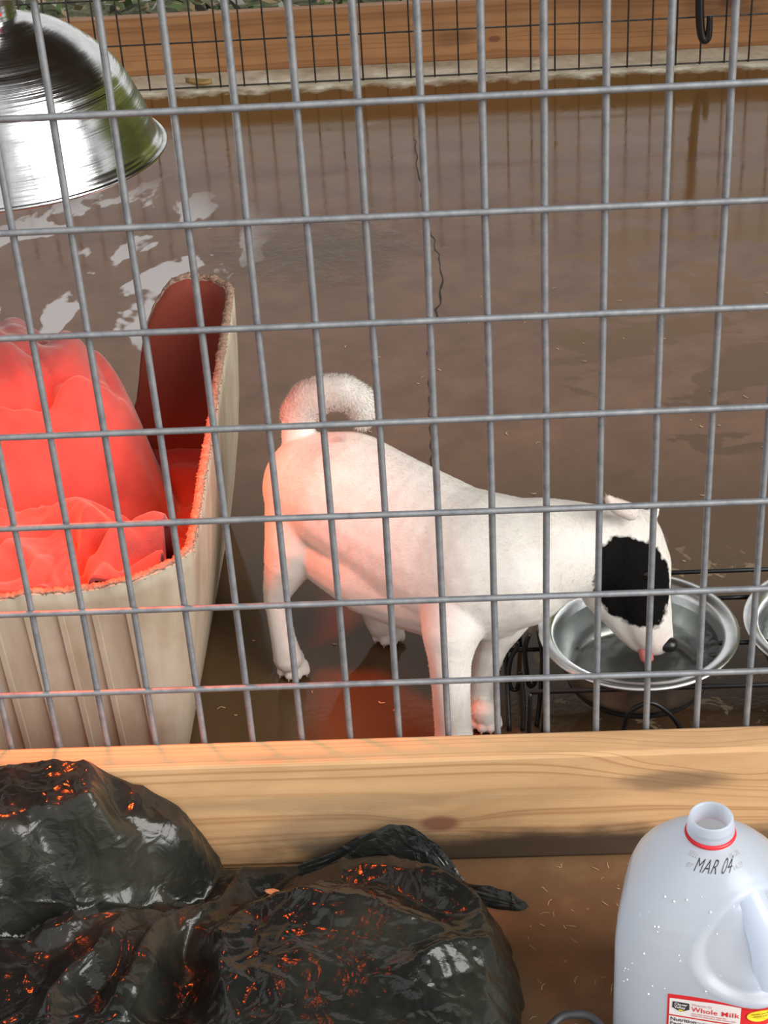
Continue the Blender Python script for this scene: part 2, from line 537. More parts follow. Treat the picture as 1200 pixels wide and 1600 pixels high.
reflector = lathe('reflector', prof + inner, M_ALU, LC, lamp, 96, close=True)
lip = [(.1525 + .0022 * cos(a), .0005 + .0022 * sin(a)) for a in [2 * pi * k / 8 for k in range(8)]]
lathe('rim', lip, M_ALU, LC, reflector, 96, close=True)
sleeve = lathe('socket_sleeve', [(.033, .128), (.0315, .134), (.031, .15), (.031, .205), (.029, .209), (.012, .21)], M_ALU, LC, lamp, 48)
M_BAKE = plain('dark_socket_plastic', (0.02, 0.018, 0.016), 0.45)
lathe('socket_cap', [(.024, .208), (.026, .215), (.024, .25), (.012, .262), (.004, .266)], M_BAKE, LC, lamp, 32)
tube('cord', [(LC[0], LC[1], LC[2] + .262), (LC[0] + .01, LC[1] + .01, 1.4), (LC[0], LC[1], 2.25)], .0035, M_BAKE, lamp, 8)
M_DOT = plain('red_dot', (0.6, 0.03, 0.03), 0.4)
lathe('rivet', [(.0001, .0), (.003, .0), (.003, .003), (.0001, .0035)], M_DOT, (LC[0] + .0215, LC[1] - .0235, LC[2] + .137), sleeve, 12)
tb = NT('red_bulb_glass')
tb.set(Base_Color=(0.5, 0.02, 0.01), Roughness=0.2, Emission_Color=(1, 0.12, 0.03, 1), Emission_Strength=2.0)
lathe('bulb', [(.0005, -.002), (.018, .0), (.034, .008), (.042, .022), (.040, .040), (.030, .062), (.018, .085), (.014, .122)], tb.m, (LC[0], LC[1], LC[2] + .006), lamp, 32)
ld = bpy.data.lights.new('bulb_light', 'SPOT')
ld.spot_size = radians(97)
ld.spot_blend = 1.0
ld.energy = 23.0
ld.color = (1.0, 0.10, 0.012)
ld.shadow_soft_size = 0.035
lo = bpy.data.objects.new('bulb_light', ld)
lo.location = (0, 0, -0.035)
link(lo, lamp)

# ------------------------------------------------------------------ cut-down tub
def mat_tub():
    t = NT('beige_fibre_tub')
    v = t.coords()
    st = t.noise(t.coords(scale=(4, 4, 0.6)), 9, 4, 0.55)
    bl = t.noise(v, 12, 4, 0.6)
    col = t.ramp(st, [(0.3, (0.36, 0.30, 0.22)), (0.5, (0.44, 0.38, 0.29)), (0.7, (0.50, 0.45, 0.37))])
    col = t.mix(t.ramp(bl, [(0.5, (0, 0, 0)), (0.72, (0.5, 0.5, 0.5))]), col, (0.30, 0.22, 0.14))
    t.set(Base_Color=col, Roughness=0.6)
    t.l(t.bump(t.noise(v, 180, 3, 0.6), 0.15, 0.0008), t.b.inputs['Normal'])
    return t.m
def mat_torn():
    t = NT('torn_fibre_edge')
    v = t.coords()
    a = t.noise(v, 160, 5, 0.7)
    t.set(Base_Color=t.ramp(a, [(0.3, (0.20, 0.12, 0.085)), (0.6, (0.38, 0.25, 0.18)), (0.75, (0.56, 0.44, 0.33))]), Roughness=0.9)
    t.l(t.bump(a, 0.8, 0.003), t.b.inputs['Normal'])
    return t.m
M_TUB = mat_tub(); M_TORN = mat_torn()
M_TUBIN = plain('dark_red_tub_inside', (0.22, 0.040, 0.022), 0.75)  # inner faces of the tub coloured dark red
BX0, BX1, BY0, BY1, BR, FLARE, BH = -0.95, -0.405, 0.118, 0.665, 0.024, 0.044, 0.37
def tub_perim():
    pts = []
    def arc(cx, cy, a0, a1, n):
        return [(cx + BR * cos(a0 + (a1 - a0) * i / n), cy + BR * sin(a0 + (a1 - a0) * i / n), cos(a0 + (a1 - a0) * i / n), sin(a0 + (a1 - a0) * i / n)) for i in range(n)]
    def seg(x0, y0, x1, y1, nx, ny, n):
        return [(x0 + (x1 - x0) * i / n, y0 + (y1 - y0) * i / n, nx, ny) for i in range(n)]
    pts += seg(BX0 + BR, BY0, BX1 - BR, BY0, 0, -1, 130)
    pts += arc(BX1 - BR, BY0 + BR, -pi / 2, 0, 20)
    pts += seg(BX1, BY0 + BR, BX1, BY1 - BR, 1, 0, 150)
    pts += arc(BX1 - BR, BY1 - BR, 0, pi / 2, 24)
    pts += seg(BX1 - BR, BY1, BX0 + BR, BY1, 0, 1, 120)
    pts += arc(BX0 + BR, BY1 - BR, pi / 2, pi, 12)
    pts += seg(BX0, BY1 - BR, BX0, BY0 + BR, -1, 0, 40)
    pts += arc(BX0 + BR, BY0 + BR, pi, 1.5 * pi, 12)
    return pts
def interp(tab, x):
    if x <= tab[0][0]: return tab[0][1]
    for (a, b), (c, d) in zip(tab, tab[1:]):
        if x <= c: return b + (d - b) * (x - a) / (c - a)
    return tab[-1][1]
def tub_top(x, y, nx, ny):
    zr = interp([(.10, .291), (.15, .283), (.20, .284), (.34, .301), (.45, .318), (.55, .334), (.66, .350)], y)
    zf = interp([(-.95, .255), (-.58, .266), (-.47, .274), (-.40, .288)], x)
    zb = interp([(-.95, .15), (-.53, .15), (-.515, .19), (-.505, .245), (-.495, .285), (-.475, .322), (-.457, .342), (-.437, .353), (-.41, .356), (-.37, .354)], x)
    if nx > .99: return zr
    if ny < -.99: return zf
    if ny > .99: return zb
    if nx < -.99: return .25 - .1 * (y - BY0) / (BY1 - BY0)
    if nx > 0 and ny < 0: return zf + (.291 - zf) * nx
    if nx > 0 and ny > 0: return .350 + .004 * ny
    return .2
perim = tub_perim()
NP = len(perim)
TH = 0.011
levels = [0, .06, .2, .4, .6, .8, .93, 1.0]
tub = empty('fibre_tub', (-0.68, 0.38, 0.0))
tag(tub, 'beige tub with a ragged cut rim, low front and tall rear corner', 'tub')
vs, fs = [], []
tops = []
def tub_pt(p, z, inset):
    x, y, nx, ny = p
    k = FLARE * z / BH - inset
    bow = 0.010 * sin(pi * min(1, z / .36))
    return Vector((x + nx * (k + (bow if nx > .5 else 0)), y + ny * k, z))
for i, p in enumerate(perim):
    rag = 0.0035 * fbm(i * 0.23, 1.3, 0, 4) + 0.004 * fbm(i * .06, 7.7, 0, 2)
    tz = tub_top(*p) + rag
    tops.append(tz)
    ring = [tub_pt(p, tz * l, 0) for l in levels] + [tub_pt(p, tz - .0015, TH)] + [tub_pt(p, max(.012, tz * l), TH) for l in reversed(levels[:-1])]
    vs += ring
L = len(levels) * 2
for i in range(NP):
    j = (i + 1) % NP
    for k in range(L - 1):
        fs.append((i * L + k, j * L + k, j * L + k + 1, i * L + k + 1))
fs.append(tuple(i * L for i in reversed(range(NP))))
fs.append(tuple(i * L + L - 1 for i in range(NP)))
shell = mesh_obj('tub_wall', vs, fs, M_TUB, tub)
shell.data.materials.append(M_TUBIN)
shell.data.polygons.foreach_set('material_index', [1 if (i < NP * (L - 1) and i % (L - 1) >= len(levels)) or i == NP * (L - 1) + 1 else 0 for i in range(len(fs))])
# ragged torn edge: a lumpy strip sitting on the cut
vs, fs = [], []
SEGE = 10
edge_n = 0
for q in range(NP * 2):
    i = (q // 2) % NP
    p = perim[i]; p2 = perim[(i + 1) % NP]
    fr = (q % 2) * .5
    tz = tops[i] * (1 - fr) + tops[(i + 1) % NP] * fr
    c = tub_pt(p, tz, TH * .5).lerp(tub_pt(p2, tz, TH * .5), fr)
    n = Vector((p[2], p[3], 0))
    for k in range(SEGE):
        a = 2 * pi * k / SEGE
        rr = 0.8 + 0.7 * noise.noise(Vector((q * .75, k * 1.3, 3))) + .45 * noise.noise(Vector((q * 1.9, k * 2.3, 8)))
        vs.append(c + n * (cos(a) * TH * .52 * rr) + Vector((0, 0, sin(a) * .0045 * rr)))
NQ = NP * 2
for q in range(NQ):
    r2 = (q + 1) % NQ
    for k in range(SEGE):
        k2 = (k + 1) % SEGE
        fs.append((q * SEGE + k, q * SEGE + k2, r2 * SEGE + k2, r2 * SEGE + k))
fix_normals(mesh_obj('torn_edge', vs, fs, M_TORN, tub))
# moulded ribs on the front wall
for k in range(14):
    x = -0.432 - 0.0362 * k
    vs = []
    for z in (.004, .12, .245):
        y = BY0 - FLARE * z / BH
        vs += [(x - .0055, y + .001, z), (x - .003, y - .0042, z), (x + .0025, y - .0042, z), (x + .0026, y + .001, z)]
    fs = []
    for a in (0, 4):
        fs += [(a, a + 1, a + 5, a + 4), (a + 1, a + 2, a + 6, a + 5), (a + 2, a + 3, a + 7, a + 6)]
    fs += [(3, 2, 1, 0), (8, 9, 10, 11)]
    mesh_obj('rib', vs, fs, M_TUB, tub, smooth=False)

# ------------------------------------------------------------------ blanket in the tub
def mat_blanket():
    t = NT('coral_fleece')
    v = t.coords()
    a = t.noise(v, 400, 3, 0.7)
    b = t.noise(v, 18, 5, 0.6)
    col = t.ramp(b, [(0.3, (0.27, 0.045, 0.040)), (0.7, (0.38, 0.078, 0.068))])
    t.set(Base_Color=col, Roughness=0.95, Sheen_Weight=0.3)
    t.l(t.bump(t.math('ADD', a, t.math('MULTIPLY', t.noise(v, 60, 4, .6), 2)), 0.35, 0.0015), t.b.inputs['Normal'])
    return t.m
M_BLANKET = mat_blanket()
def seg_dist(px, py, poly):
    best = 9
    n = len(poly) - 1
    for k in range(n):
        ax, ay = poly[k]; bx, by = poly[k + 1]
        dx, dy = bx - ax, by - ay
        t = ((px - ax) * dx + (py - ay) * dy) / (dx * dx + dy * dy)
        t = 0 if t < 0 else 1 if t > 1 else t
        d = (px - ax - dx * t) ** 2 + (py - ay - dy * t) ** 2
        if d < best: best = d; tt = (k + t) / n
    return sqrt(best), tt
BFOLDS = [(0.018, 0.05, 1.2, [(-0.6427, 0.4988), (-0.5852, 0.451), (-0.5345, 0.366), (-0.4962, 0.3398)]),
    (-0.028, 0.04, 1.0, [(-0.616, 0.5992), (-0.5799, 0.4888), (-0.5493, 0.4006)]),
    (0.012, 0.045, 1.2, [(-0.5537, 0.3965), (-0.5673, 0.4984), (-0.5409, 0.5679)]),
    (0.022, 0.04, 1.2, [(-0.5291, 0.5875), (-0.4886, 0.4593), (-0.4567, 0.3752)]),
    (0.03, 0.04, 1.2, [(-0.6005, 0.2708), (-0.5699, 0.3012), (-0.5269, 0.2894), (-0.4971, 0.2155), (-0.4679, 0.0821)]),
    (-0.04, 0.024, 1.0, [(-0.4738, 0.1265), (-0.4804, 0.1829), (-0.449, 0.2093), (-0.392, 0.27)]),
    (0.026, 0.03, 1.2, [(-0.5836, 0.3917), (-0.5325, 0.411), (-0.4845, 0.4552), (-0.4627, 0.4698)]),
    (-0.03, 0.025, 1.0, [(-0.5539, 0.4166), (-0.5809, 0.3951), (-0.6248, 0.3831)]),
    (0.022, 0.03, 1.2, [(-0.4854, 0.2307), (-0.4649, 0.2845), (-0.4317, 0.3106)]),
    (0.022, 0.025, 1.2, [(-0.471, 0.1595), (-0.4325, 0.1847), (-0.389, 0.205)]),
    (-0.025, 0.018, 1.0, [(-0.4399, 0.139), (-0.4091, 0.168), (-0.3823, 0.1789)])]

def blanket_z(x, y):
    d = sqrt(((x + .685) / .245) ** 2 + ((y - .455) / .235) ** 2)
    z = 0.09 + (0.255 + .03 * sstep(.3, .55, y)) * max(0, 1 - d ** 4.5) if d < 1 else 0.09
    zf = 0.09 + 0.155 * sstep(.335, .225, y + 0.25 * (x + .42)) + 0.02 * sstep(.3, .15, y)
    z = max(z, zf) + 0.02 * exp(-((z - zf) / .04) ** 2)
    # folds
    w = fbm(x * 4, y * 4, 2.0, 3)
    u1 = x * 0.85 + y * 0.55 + .08 * w
    u2 = x * 0.5 - y * 0.9 + .10 * w
    f1 = noise.noise(Vector((u1 * 17, u2 * 5, 1.5)))
    f2 = noise.noise(Vector((u1 * 6, u2 * 15, 8.5)))
    z += 0.026 * (abs(f1) ** .7 - .45) * sstep(1.15, .75, d) + 0.020 * (abs(f2) ** .7 - .4)
    # deep crease running down the front of the heap
    cr = (x + .585 + .45 * (y - .42) + .02 * w)
    z -= 0.02 * exp(-(cr / .018) ** 2) * sstep(.30, .40, y) * sstep(.62, .5, y)
    cr2 = (y - .285 - .35 * (x + .6) + .03 * w)
    z -= 0.030 * exp(-(cr2 / .014) ** 2) * sstep(-.43, -.5, x)
    cr3 = (x + .505 + .25 * (y - .2))
    z -= 0.03 * exp(-(cr3 / .009) ** 2) * sstep(.24, .19, y)
    bx = x + .010 * fbm(x * 12, y * 12, 3, 2); by = y + .010 * fbm(x * 12, y * 12, 9, 2)
    for (h, wd, pw, poly) in BFOLDS:
        dd, tt = seg_dist(bx, by, poly)
        if dd < wd:
            z += h * sstep(0, 1, 1 - dd / wd) * min(1, .3 + 2.4 * min(tt, 1 - tt))
    for (sc, sd, am) in ((9, 3.0, .010), (19, 7.0, .0045)):
        q = noise.noise(Vector((bx * sc + .6 * w, by * sc * .7 + .4 * bx * sc, sd)))
        z += am * sstep(0, 1, 1 - abs(q) * 2.6)
    z += 0.0015 * fbm(x * 40, y * 40, 4, 3)
    lo = .252 * sstep(.19, .145, y)
    return max(z, lo + .01 * fbm(x * 20, y * 20, 2, 2))
GX, GY = 190, 190
vs, fs = [], []
x0, x1, y0, y1 = -0.925, -0.402, 0.1035, 0.668
for j in range(GY + 1):
    for i in range(GX + 1):
        x = x0 + (x1 - x0) * i / GX; y = y0 + (y1 - y0) * j / GY
        z = max(.03, blanket_z(x, y))
        vs.append((x, y, z))
for j in range(GY):
    for i in range(GX):
        a = j * (GX + 1) + i
        fs.append((a, a + 1, a + GX + 2, a + GX + 1))
blanket = mesh_obj('blanket', vs, fs, M_BLANKET)
so = blanket.modifiers.new('solid', 'SOLIDIFY'); so.thickness = 0.006; so.offset = -1
tag(blanket, 'crumpled coral fleece blanket heaped in the beige tub', 'blanket')

# ------------------------------------------------------------------ dog
DOG = {
    'torso': [(-0.2614, 0.345, 0.2301, 0.0484), (-0.2459, 0.335, 0.2381, 0.0646), (-0.2113, 0.315, 0.2364, 0.0752), (-0.1686, 0.29, 0.2186, 0.0783), (-0.1286, 0.265, 0.204, 0.0821), (-0.0926, 0.24, 0.197, 0.082), (-0.057, 0.215, 0.2017, 0.0809), (-0.0252, 0.205, 0.2088, 0.0725)],
    'belly': [(-0.2164, 0.305, 0.1774, 0.0588), (-0.1784, 0.28, 0.1725, 0.0671), (-0.1375, 0.26, 0.168, 0.0695), (-0.0972, 0.235, 0.1699, 0.0693), (-0.0574, 0.215, 0.1862, 0.0719)],
    'neck': [(-0.0323, 0.205, 0.2091, 0.0711), (0.0068, 0.205, 0.221, 0.0609), (0.0389, 0.21, 0.2214, 0.0532), (0.0676, 0.215, 0.2194, 0.0469), (0.0966, 0.22, 0.2124, 0.0471)],
    'skull': [(0.0965, 0.22, 0.2149, 0.0485), (0.1064, 0.215, 0.1921, 0.0458), (0.1106, 0.21, 0.1737, 0.0409)],
    'muzzle': [(0.1119, 0.208, 0.1706, 0.0373), (0.1194, 0.2, 0.1497, 0.0323), (0.1259, 0.195, 0.1265, 0.0282), (0.1329, 0.19, 0.112, 0.0224)],
    'jaw': [(0.0878, 0.21, 0.1703, 0.0374), (0.0949, 0.205, 0.1472, 0.0274), (0.1066, 0.195, 0.1228, 0.0188), (0.1173, 0.19, 0.1045, 0.0123)],
    'thigh_near': [(-0.2597, 0.32, 0.2144, 0.0496), (-0.2714, 0.305, 0.1888, 0.0391), (-0.285, 0.3, 0.1583, 0.0295), (-0.2994, 0.3, 0.125, 0.0199), (-0.3049, 0.3, 0.1066, 0.0153), (-0.3026, 0.295, 0.0847, 0.0146), (-0.2994, 0.288, 0.0534, 0.0155), (-0.2957, 0.283, 0.03, 0.0179)],
    'hock_near': [(-0.3096, 0.305, 0.1099, 0.0092), (-0.315, 0.31, 0.0972, 0.007)],
    'paw_near': [(-0.2931, 0.2922, 0.021, 0.0164), (-0.291, 0.2883, 0.016, 0.0141)],
    'toe_n1': [(-0.3032, 0.2917, 0.013, 0.0067), (-0.3055, 0.2848, 0.0085, 0.0063)],
    'toe_n2': [(-0.2948, 0.2835, 0.013, 0.0066), (-0.2955, 0.2766, 0.0085, 0.0062)],
    'toe_n3': [(-0.2862, 0.283, 0.013, 0.0066), (-0.2853, 0.2761, 0.0085, 0.0062)],
    'toe_n4': [(-0.2788, 0.2916, 0.013, 0.0067), (-0.2764, 0.2845, 0.0085, 0.0063)],
    'thigh_far': [(-0.2203, 0.36, 0.151, 0.0466), (-0.2045, 0.37, 0.0968, 0.0356), (-0.1959, 0.365, 0.0662, 0.0254), (-0.1878, 0.362, 0.0388, 0.02), (-0.1829, 0.355, 0.024, 0.0192)],
    'paw_far': [(-0.1775, 0.3561, 0.021, 0.0168), (-0.1753, 0.3519, 0.016, 0.0144)],
    'toe_f1': [(-0.1876, 0.3554, 0.013, 0.0068), (-0.1901, 0.3482, 0.0085, 0.0064)],
    'toe_f2': [(-0.1794, 0.3468, 0.013, 0.0068), (-0.1803, 0.3395, 0.0085, 0.0064)],
    'toe_f3': [(-0.1706, 0.3463, 0.013, 0.0068), (-0.1699, 0.3389, 0.0085, 0.0064)],
    'toe_f4': [(-0.1626, 0.3553, 0.013, 0.0068), (-0.1604, 0.3478, 0.0085, 0.0064)],
    'leg_near': [(-0.0817, 0.185, 0.1861, 0.0469), (-0.0953, 0.155, 0.1559, 0.0325), (-0.098, 0.142, 0.1262, 0.0248), (-0.098, 0.135, 0.0869, 0.0221), (-0.0975, 0.13, 0.0406, 0.0217), (-0.0968, 0.126, 0.026, 0.0222)],
    'pawf_near': [(-0.095, 0.118, 0.022, 0.0232), (-0.092, 0.106, 0.017, 0.0205)],
    'leg_far': [(-0.0366, 0.215, 0.1413, 0.0364), (-0.0485, 0.21, 0.1004, 0.022), (-0.0592, 0.205, 0.0585, 0.0156), (-0.0645, 0.2, 0.0298, 0.0149), (-0.0643, 0.198, 0.0124, 0.0165)],
    'pawf_far': [(-0.0617, 0.1777, 0.021, 0.0156), (-0.0597, 0.1744, 0.016, 0.0133)],
    'toe_g1': [(-0.0708, 0.1775, 0.013, 0.0063), (-0.0733, 0.1715, 0.0085, 0.0059)],
    'toe_g2': [(-0.0636, 0.1701, 0.013, 0.0063), (-0.0647, 0.1641, 0.0085, 0.0059)],
    'toe_g3': [(-0.0555, 0.1697, 0.013, 0.0063), (-0.0551, 0.1636, 0.0085, 0.0059)],
    'toe_g4': [(-0.0478, 0.1775, 0.013, 0.0063), (-0.0459, 0.1713, 0.0085, 0.0059)],
    'tail': [(-0.2648, 0.355, 0.2707, 0.0195), (-0.2666, 0.365, 0.2928, 0.0203), (-0.2643, 0.37, 0.3156, 0.0202), (-0.2514, 0.37, 0.3353, 0.0208), (-0.2294, 0.365, 0.3478, 0.0185), (-0.2084, 0.36, 0.3495, 0.0177), (-0.1925, 0.355, 0.3415, 0.0169), (-0.1882, 0.352, 0.3262, 0.0133), (-0.1895, 0.35, 0.3164, 0.0089)],
    'ear_near': [(0.1031, 0.195, 0.2765, 0.0104), (0.0887, 0.185, 0.2898, 0.0096), (0.0806, 0.18, 0.2989, 0.0068), (0.0769, 0.178, 0.3059, 0.0048)],
    'ear_far': [(0.1272, 0.235, 0.2437, 0.0085), (0.1346, 0.238, 0.2466, 0.0064), (0.1382, 0.24, 0.2502, 0.0036)],
}

DR = Vector((-0.17, 0.24, 0.0))
dog = empty('dog', DR)
tag(dog, 'white puppy with a black face patch and curled tail drinking from a bowl', 'dog')
def mat_dog(name, fur=False):
    t = NT(name)
    v = t.coords()
    pc = Vector((0.1085, 0.168, 0.1985)) - DR
    e1 = Vector((0.0680, 0.0, -0.1129)).normalized()
    e3 = Vector((0.10, -0.86, 0.50)); e3 = (e3 - e1 * e3.dot(e1)).normalized()
    e2 = e3.cross(e1)
    sub = t.n('ShaderNodeVectorMath', operation='SUBTRACT')
    t.l(v, sub.inputs[0]); sub.inputs[1].default_value = pc
    wob = t.noise(v, 42, 3, 0.6)
    acc = None
    for e, r in ((e1, .064), (e2, .047), (e3, .060)):
        dt = t.n('ShaderNodeVectorMath', operation='DOT_PRODUCT')
        t.l(sub.outputs[0], dt.inputs[0]); dt.inputs[1].default_value = e
        q = t.math('DIVIDE', dt.outputs['Value'], r)
        q = t.math('MULTIPLY', q, q)
        acc = q if acc is None else t.math('ADD', acc, q)
    d = t.math('ADD', t.math('SQRT', acc), t.math('MULTIPLY', t.math('SUBTRACT', wob, 0.5), 0.55))
    mask = t.ramp(d, [(0.90, (1, 1, 1)), (0.985, (0, 0, 0))])
    n1 = t.noise(v, 24, 4, 0.6)
    white = t.ramp(n1, [(0.3, (0.74, 0.70, 0.65)), (0.7, (0.84, 0.81, 0.77))])
    # pinkish skin on the ears, muzzle and toes
    pk = ellipse_mask(t, v, 0.118 - DR.x, 0.115, 0.028, 0.024, 0.6, (0, 2))
    white = t.mix(t.math('MULTIPLY', pk, 0.35), white, (0.72, 0.50, 0.44))
    s = t.sep(v)
    ear = t.ramp(t.math('MULTIPLY', t.math('SUBTRACT', s[2], 0.262), 25, clamp=True), [(0, (0, 0, 0)), (1, (1, 1, 1))])
    earx = t.ramp(t.math('MULTIPLY', t.math('SUBTRACT', s[0], 0.06 - DR.x), 60, clamp=True), [(0, (0, 0, 0)), (1, (1, 1, 1))])
    white = t.mix(t.math('MULTIPLY', t.math('MULTIPLY', ear, earx), 0.4), white, (0.75, 0.50, 0.44))
    col = t.mix(mask, white, (0.004, 0.0035, 0.0035))
    t.set(Base_Color=col, Roughness=0.85, Specular_IOR_Level=0.12)
    if not fur:
        hair = t.noise(t.coords(scale=(1, 1, 2.0)), 260, 3, 0.7, 1.5)
        t.l(t.bump(hair, 0.35, 0.0012), t.b.inputs['Normal'])
    t.set(Subsurface_Weight=0.0)
    return t.m
M_DOG = mat_dog('short_white_and_black_coat')
bm = bmesh.new()
for name, rows in DOG.items():
    pts = []
    for a, b in zip(rows, rows[1:]):
        pa, pb = Vector(a[:3]), Vector(b[:3])
        n = max(1, int(math.ceil((pa - pb).length / (0.22 * min(a[3], b[3])))))
        for k in range(n):
            t = k / n
            pts.append((pa.lerp(pb, t), a[3] + (b[3] - a[3]) * t))
    pts.append((Vector(rows[-1][:3]), rows[-1][3]))
    for p, r in pts:
        p = p.copy(); p.z = max(p.z, r * 0.96)
        bmesh.ops.create_icosphere(bm, subdivisions=2 if r < .03 else 3, radius=r * 1.02, matrix=Matrix.Translation(p - DR))
me = bpy.data.meshes.new('body_raw'); bm.to_mesh(me); bm.free()
raw = bpy.data.objects.new('body_raw', me); COL.objects.link(raw)
rm = raw.modifiers.new('r', 'REMESH'); rm.mode = 'VOXEL'; rm.voxel_size = 0.0019
dg = bpy.context.evaluated_depsgraph_get()
me2 = bpy.data.meshes.new_from_object(raw.evaluated_get(dg))
raw.data = me2; raw.modifiers.clear()
g = raw.vertex_groups.new(name='s')
soft = [v.index for v in me2.vertices if v.co.z > .034]
toes = [v.index for v in me2.vertices if v.co.z <= .034]
g.add(soft, 1.0, 'REPLACE'); g.add(toes, 0.035, 'REPLACE')
sm = raw.modifiers.new('s', 'SMOOTH'); sm.factor = .5; sm.iterations = 28; sm.vertex_group = 's'
dg = bpy.context.evaluated_depsgraph_get(); dg.update()
me3 = bpy.data.meshes.new_from_object(raw.evaluated_get(dg))
bpy.data.objects.remove(raw)
me3.name = 'body'
me3.polygons.foreach_set('use_smooth', [True] * len(me3.polygons))
me3.materials.clear(); me3.materials.append(M_DOG)
body = bpy.data.objects.new('body', me3); link(body, dog)

def ellipsoid(name, c, r, mat, parent, rot=None, sub=3):
    bm = bmesh.new()
    M = Matrix.Translation(Vector(c) - Vector(parent.location)) @ (rot.to_matrix().to_4x4() if rot else Matrix.Identity(4)) @ Matrix.Diagonal((*r, 1))
    bmesh.ops.create_icosphere(bm, subdivisions=sub, radius=1, matrix=M)
    me = bpy.data.meshes.new(name); bm.to_mesh(me); bm.free()
    me.polygons.foreach_set('use_smooth', [True] * len(me.polygons))
    me.materials.append(mat)
    return link(bpy.data.objects.new(name, me), parent)
M_NOSE = plain('wet_black_nose', (0.012, 0.011, 0.012), 0.3)
M_EYE = plain('dark_eye', (0.006, 0.004, 0.003), 0.06)
M_TONGUE = plain('pink_tongue', (0.55, 0.16, 0.15), 0.35)
M_CLAW = plain('pale_claw', (0.42, 0.28, 0.24), 0.5)
nose = ellipsoid('nose', (0.1475, 0.1765, 0.1105), (.0105, .0095, .0085), M_NOSE, dog)
tag(nose, 'black nose')
ellipsoid('eye', (0.1215, 0.1745, 0.2075), (.0070, .0050, .0060), M_EYE, dog)
tg = tube('tongue', catmull([(0.120, .186, .106), (0.122, .176, .100), (0.1235, .171, .094), (.1235, .172, .089)], 4), [.006, .0068, .0075, .008, .008, .008, .008, .008, .0075, .007, .006, .005, .003], M_TONGUE, dog, 10)
tag(tg, 'pink tongue')
for nm in ['toe_%s%d' % (c, k) for c in 'nfg' for k in (1, 2, 3, 4)]:
    a, b = DOG[nm]
    d = (Vector(b[:3]) - Vector(a[:3])); d.z = 0; d.normalize()
    p = Vector(b[:3]) + d * (b[3] * .80); p.z = .0065
    tube('claw', [p - d * .001, p + d * .0012 + Vector((0, 0, -.0008)), p + d * .0026 + Vector((0, 0, -.003))], [.0015, .0012, .0004], M_CLAW, body, 6)

# short fur: fine blades lying along the coat
def build_fur(n):
    random.seed(3)
    mesh = me3
    mesh.calc_loop_triangles()
    tris = mesh.loop_triangles
    import bisect
    acc = []; s = 0
    for t in tris:
        s += t.area * (5.0 if (mesh.vertices[t.vertices[0]].co + DR).z > .312 and (mesh.vertices[t.vertices[0]].co + DR).x < -.17 else 1.0); acc.append(s)
    vs, fs, ns = [], [], []
    co = mesh.vertices
    for _ in range(n):
        t = tris[bisect.bisect(acc, random.random() * s)]
        a, b = random.random(), random.random()
        if a + b > 1: a, b = 1 - a, 1 - b
        p0, p1, p2 = (co[i].co for i in t.vertices)
        p = p0 + (p1 - p0) * a + (p2 - p0) * b
        n_ = t.normal
        w = p + DR
        if w.z < .02 : continue
        flow = Vector((-0.65, 0.5, -0.45)) if w.x < .05 else Vector((-0.6, .1, .8))
        tail = w.z > .312 and w.x < -.17
        if tail: flow = Vector((w.x + .228, 0, w.z - .318)).cross(Vector((0, 1, 0))) * -8
        flow = flow + Vector((random.gauss(0, .25), random.gauss(0, .25), random.gauss(0, .25)))
        tg_ = flow - n_ * flow.dot(n_)
        if tg_.length < 1e-4: continue
        tg_.normalize()
        ln = random.uniform(.007, .011) if tail else random.uniform(.0035, .0065)
        lift = .55 if tail else .10
        d = tg_ + n_ * lift
        sd = tg_.cross(n_) * .00022
        k = len(vs)
        m = p + d * (ln * .55)
        e = p + tg_ * ln + n_ * (ln * lift * .7)
        vs += [p - sd - n_ * .0003, p + sd - n_ * .0003, m + sd * .8, m - sd * .8, e]
        ns += [n_] * 5
        fs += [(k, k + 1, k + 2, k + 3), (k + 3, k + 2, k + 4)]
    me = bpy.data.meshes.new('fur'); me.from_pydata(vs, [], fs); me.update()
    me.polygons.foreach_set('use_smooth', [True] * len(me.polygons))
    me.normals_split_custom_set_from_vertices([tuple(q) for q in ns])
    me.materials.append(mat_dog('fine_coat_hair', True))
    o = link(bpy.data.objects.new('fur', me), dog)
    o['kind'] = 'stuff'
build_fur(60000)

# ------------------------------------------------------------------ bowls, water and stand
def mat_steel():
    t = NT('brushed_stainless_steel')
    v = t.coords()
    a = t.noise(v, 40, 4, 0.6)
    t.set(Base_Color=t.ramp(a, [(0.3, (0.68, 0.70, 0.72)), (0.7, (0.80, 0.82, 0.84))]), Metallic=1.0, Roughness=t.ramp(a, [(0.3, (0.36, 0.36, 0.36)), (0.7, (0.27, 0.27, 0.27))]))
    return t.m
M_STEEL = mat_steel()
def mat_water():
    t = NT('still_water')
    v = t.coords()
    fr = t.n('ShaderNodeFresnel'); fr.inputs['IOR'].default_value = 1.33
    gl = t.n('ShaderNodeBsdfGlossy'); gl.inputs['Roughness'].default_value = 0.02
    tr = t.n('ShaderNodeBsdfTransparent'); tr.inputs['Color'].default_value = (0.86, 0.88, 0.84, 1)
    mx = t.n('ShaderNodeMixShader')
    b = t.bump(t.noise(v, 26, 3, 0.5, 0.6), 0.35, 0.004)
    t.l(b, fr.inputs['Normal']); t.l(b, gl.inputs['Normal'])
    t.l(fr.outputs[0], mx.inputs[0]); t.l(tr.outputs[0], mx.inputs[1]); t.l(gl.outputs[0], mx.inputs[2])
    t.l(mx.outputs[0], t.out.inputs['Surface'])
    return t.m
M_WATER = mat_water()
M_RUBBER = plain('black_rubber_ring', (0.02, 0.02, 0.02), 0.7)
RIM = 0.12
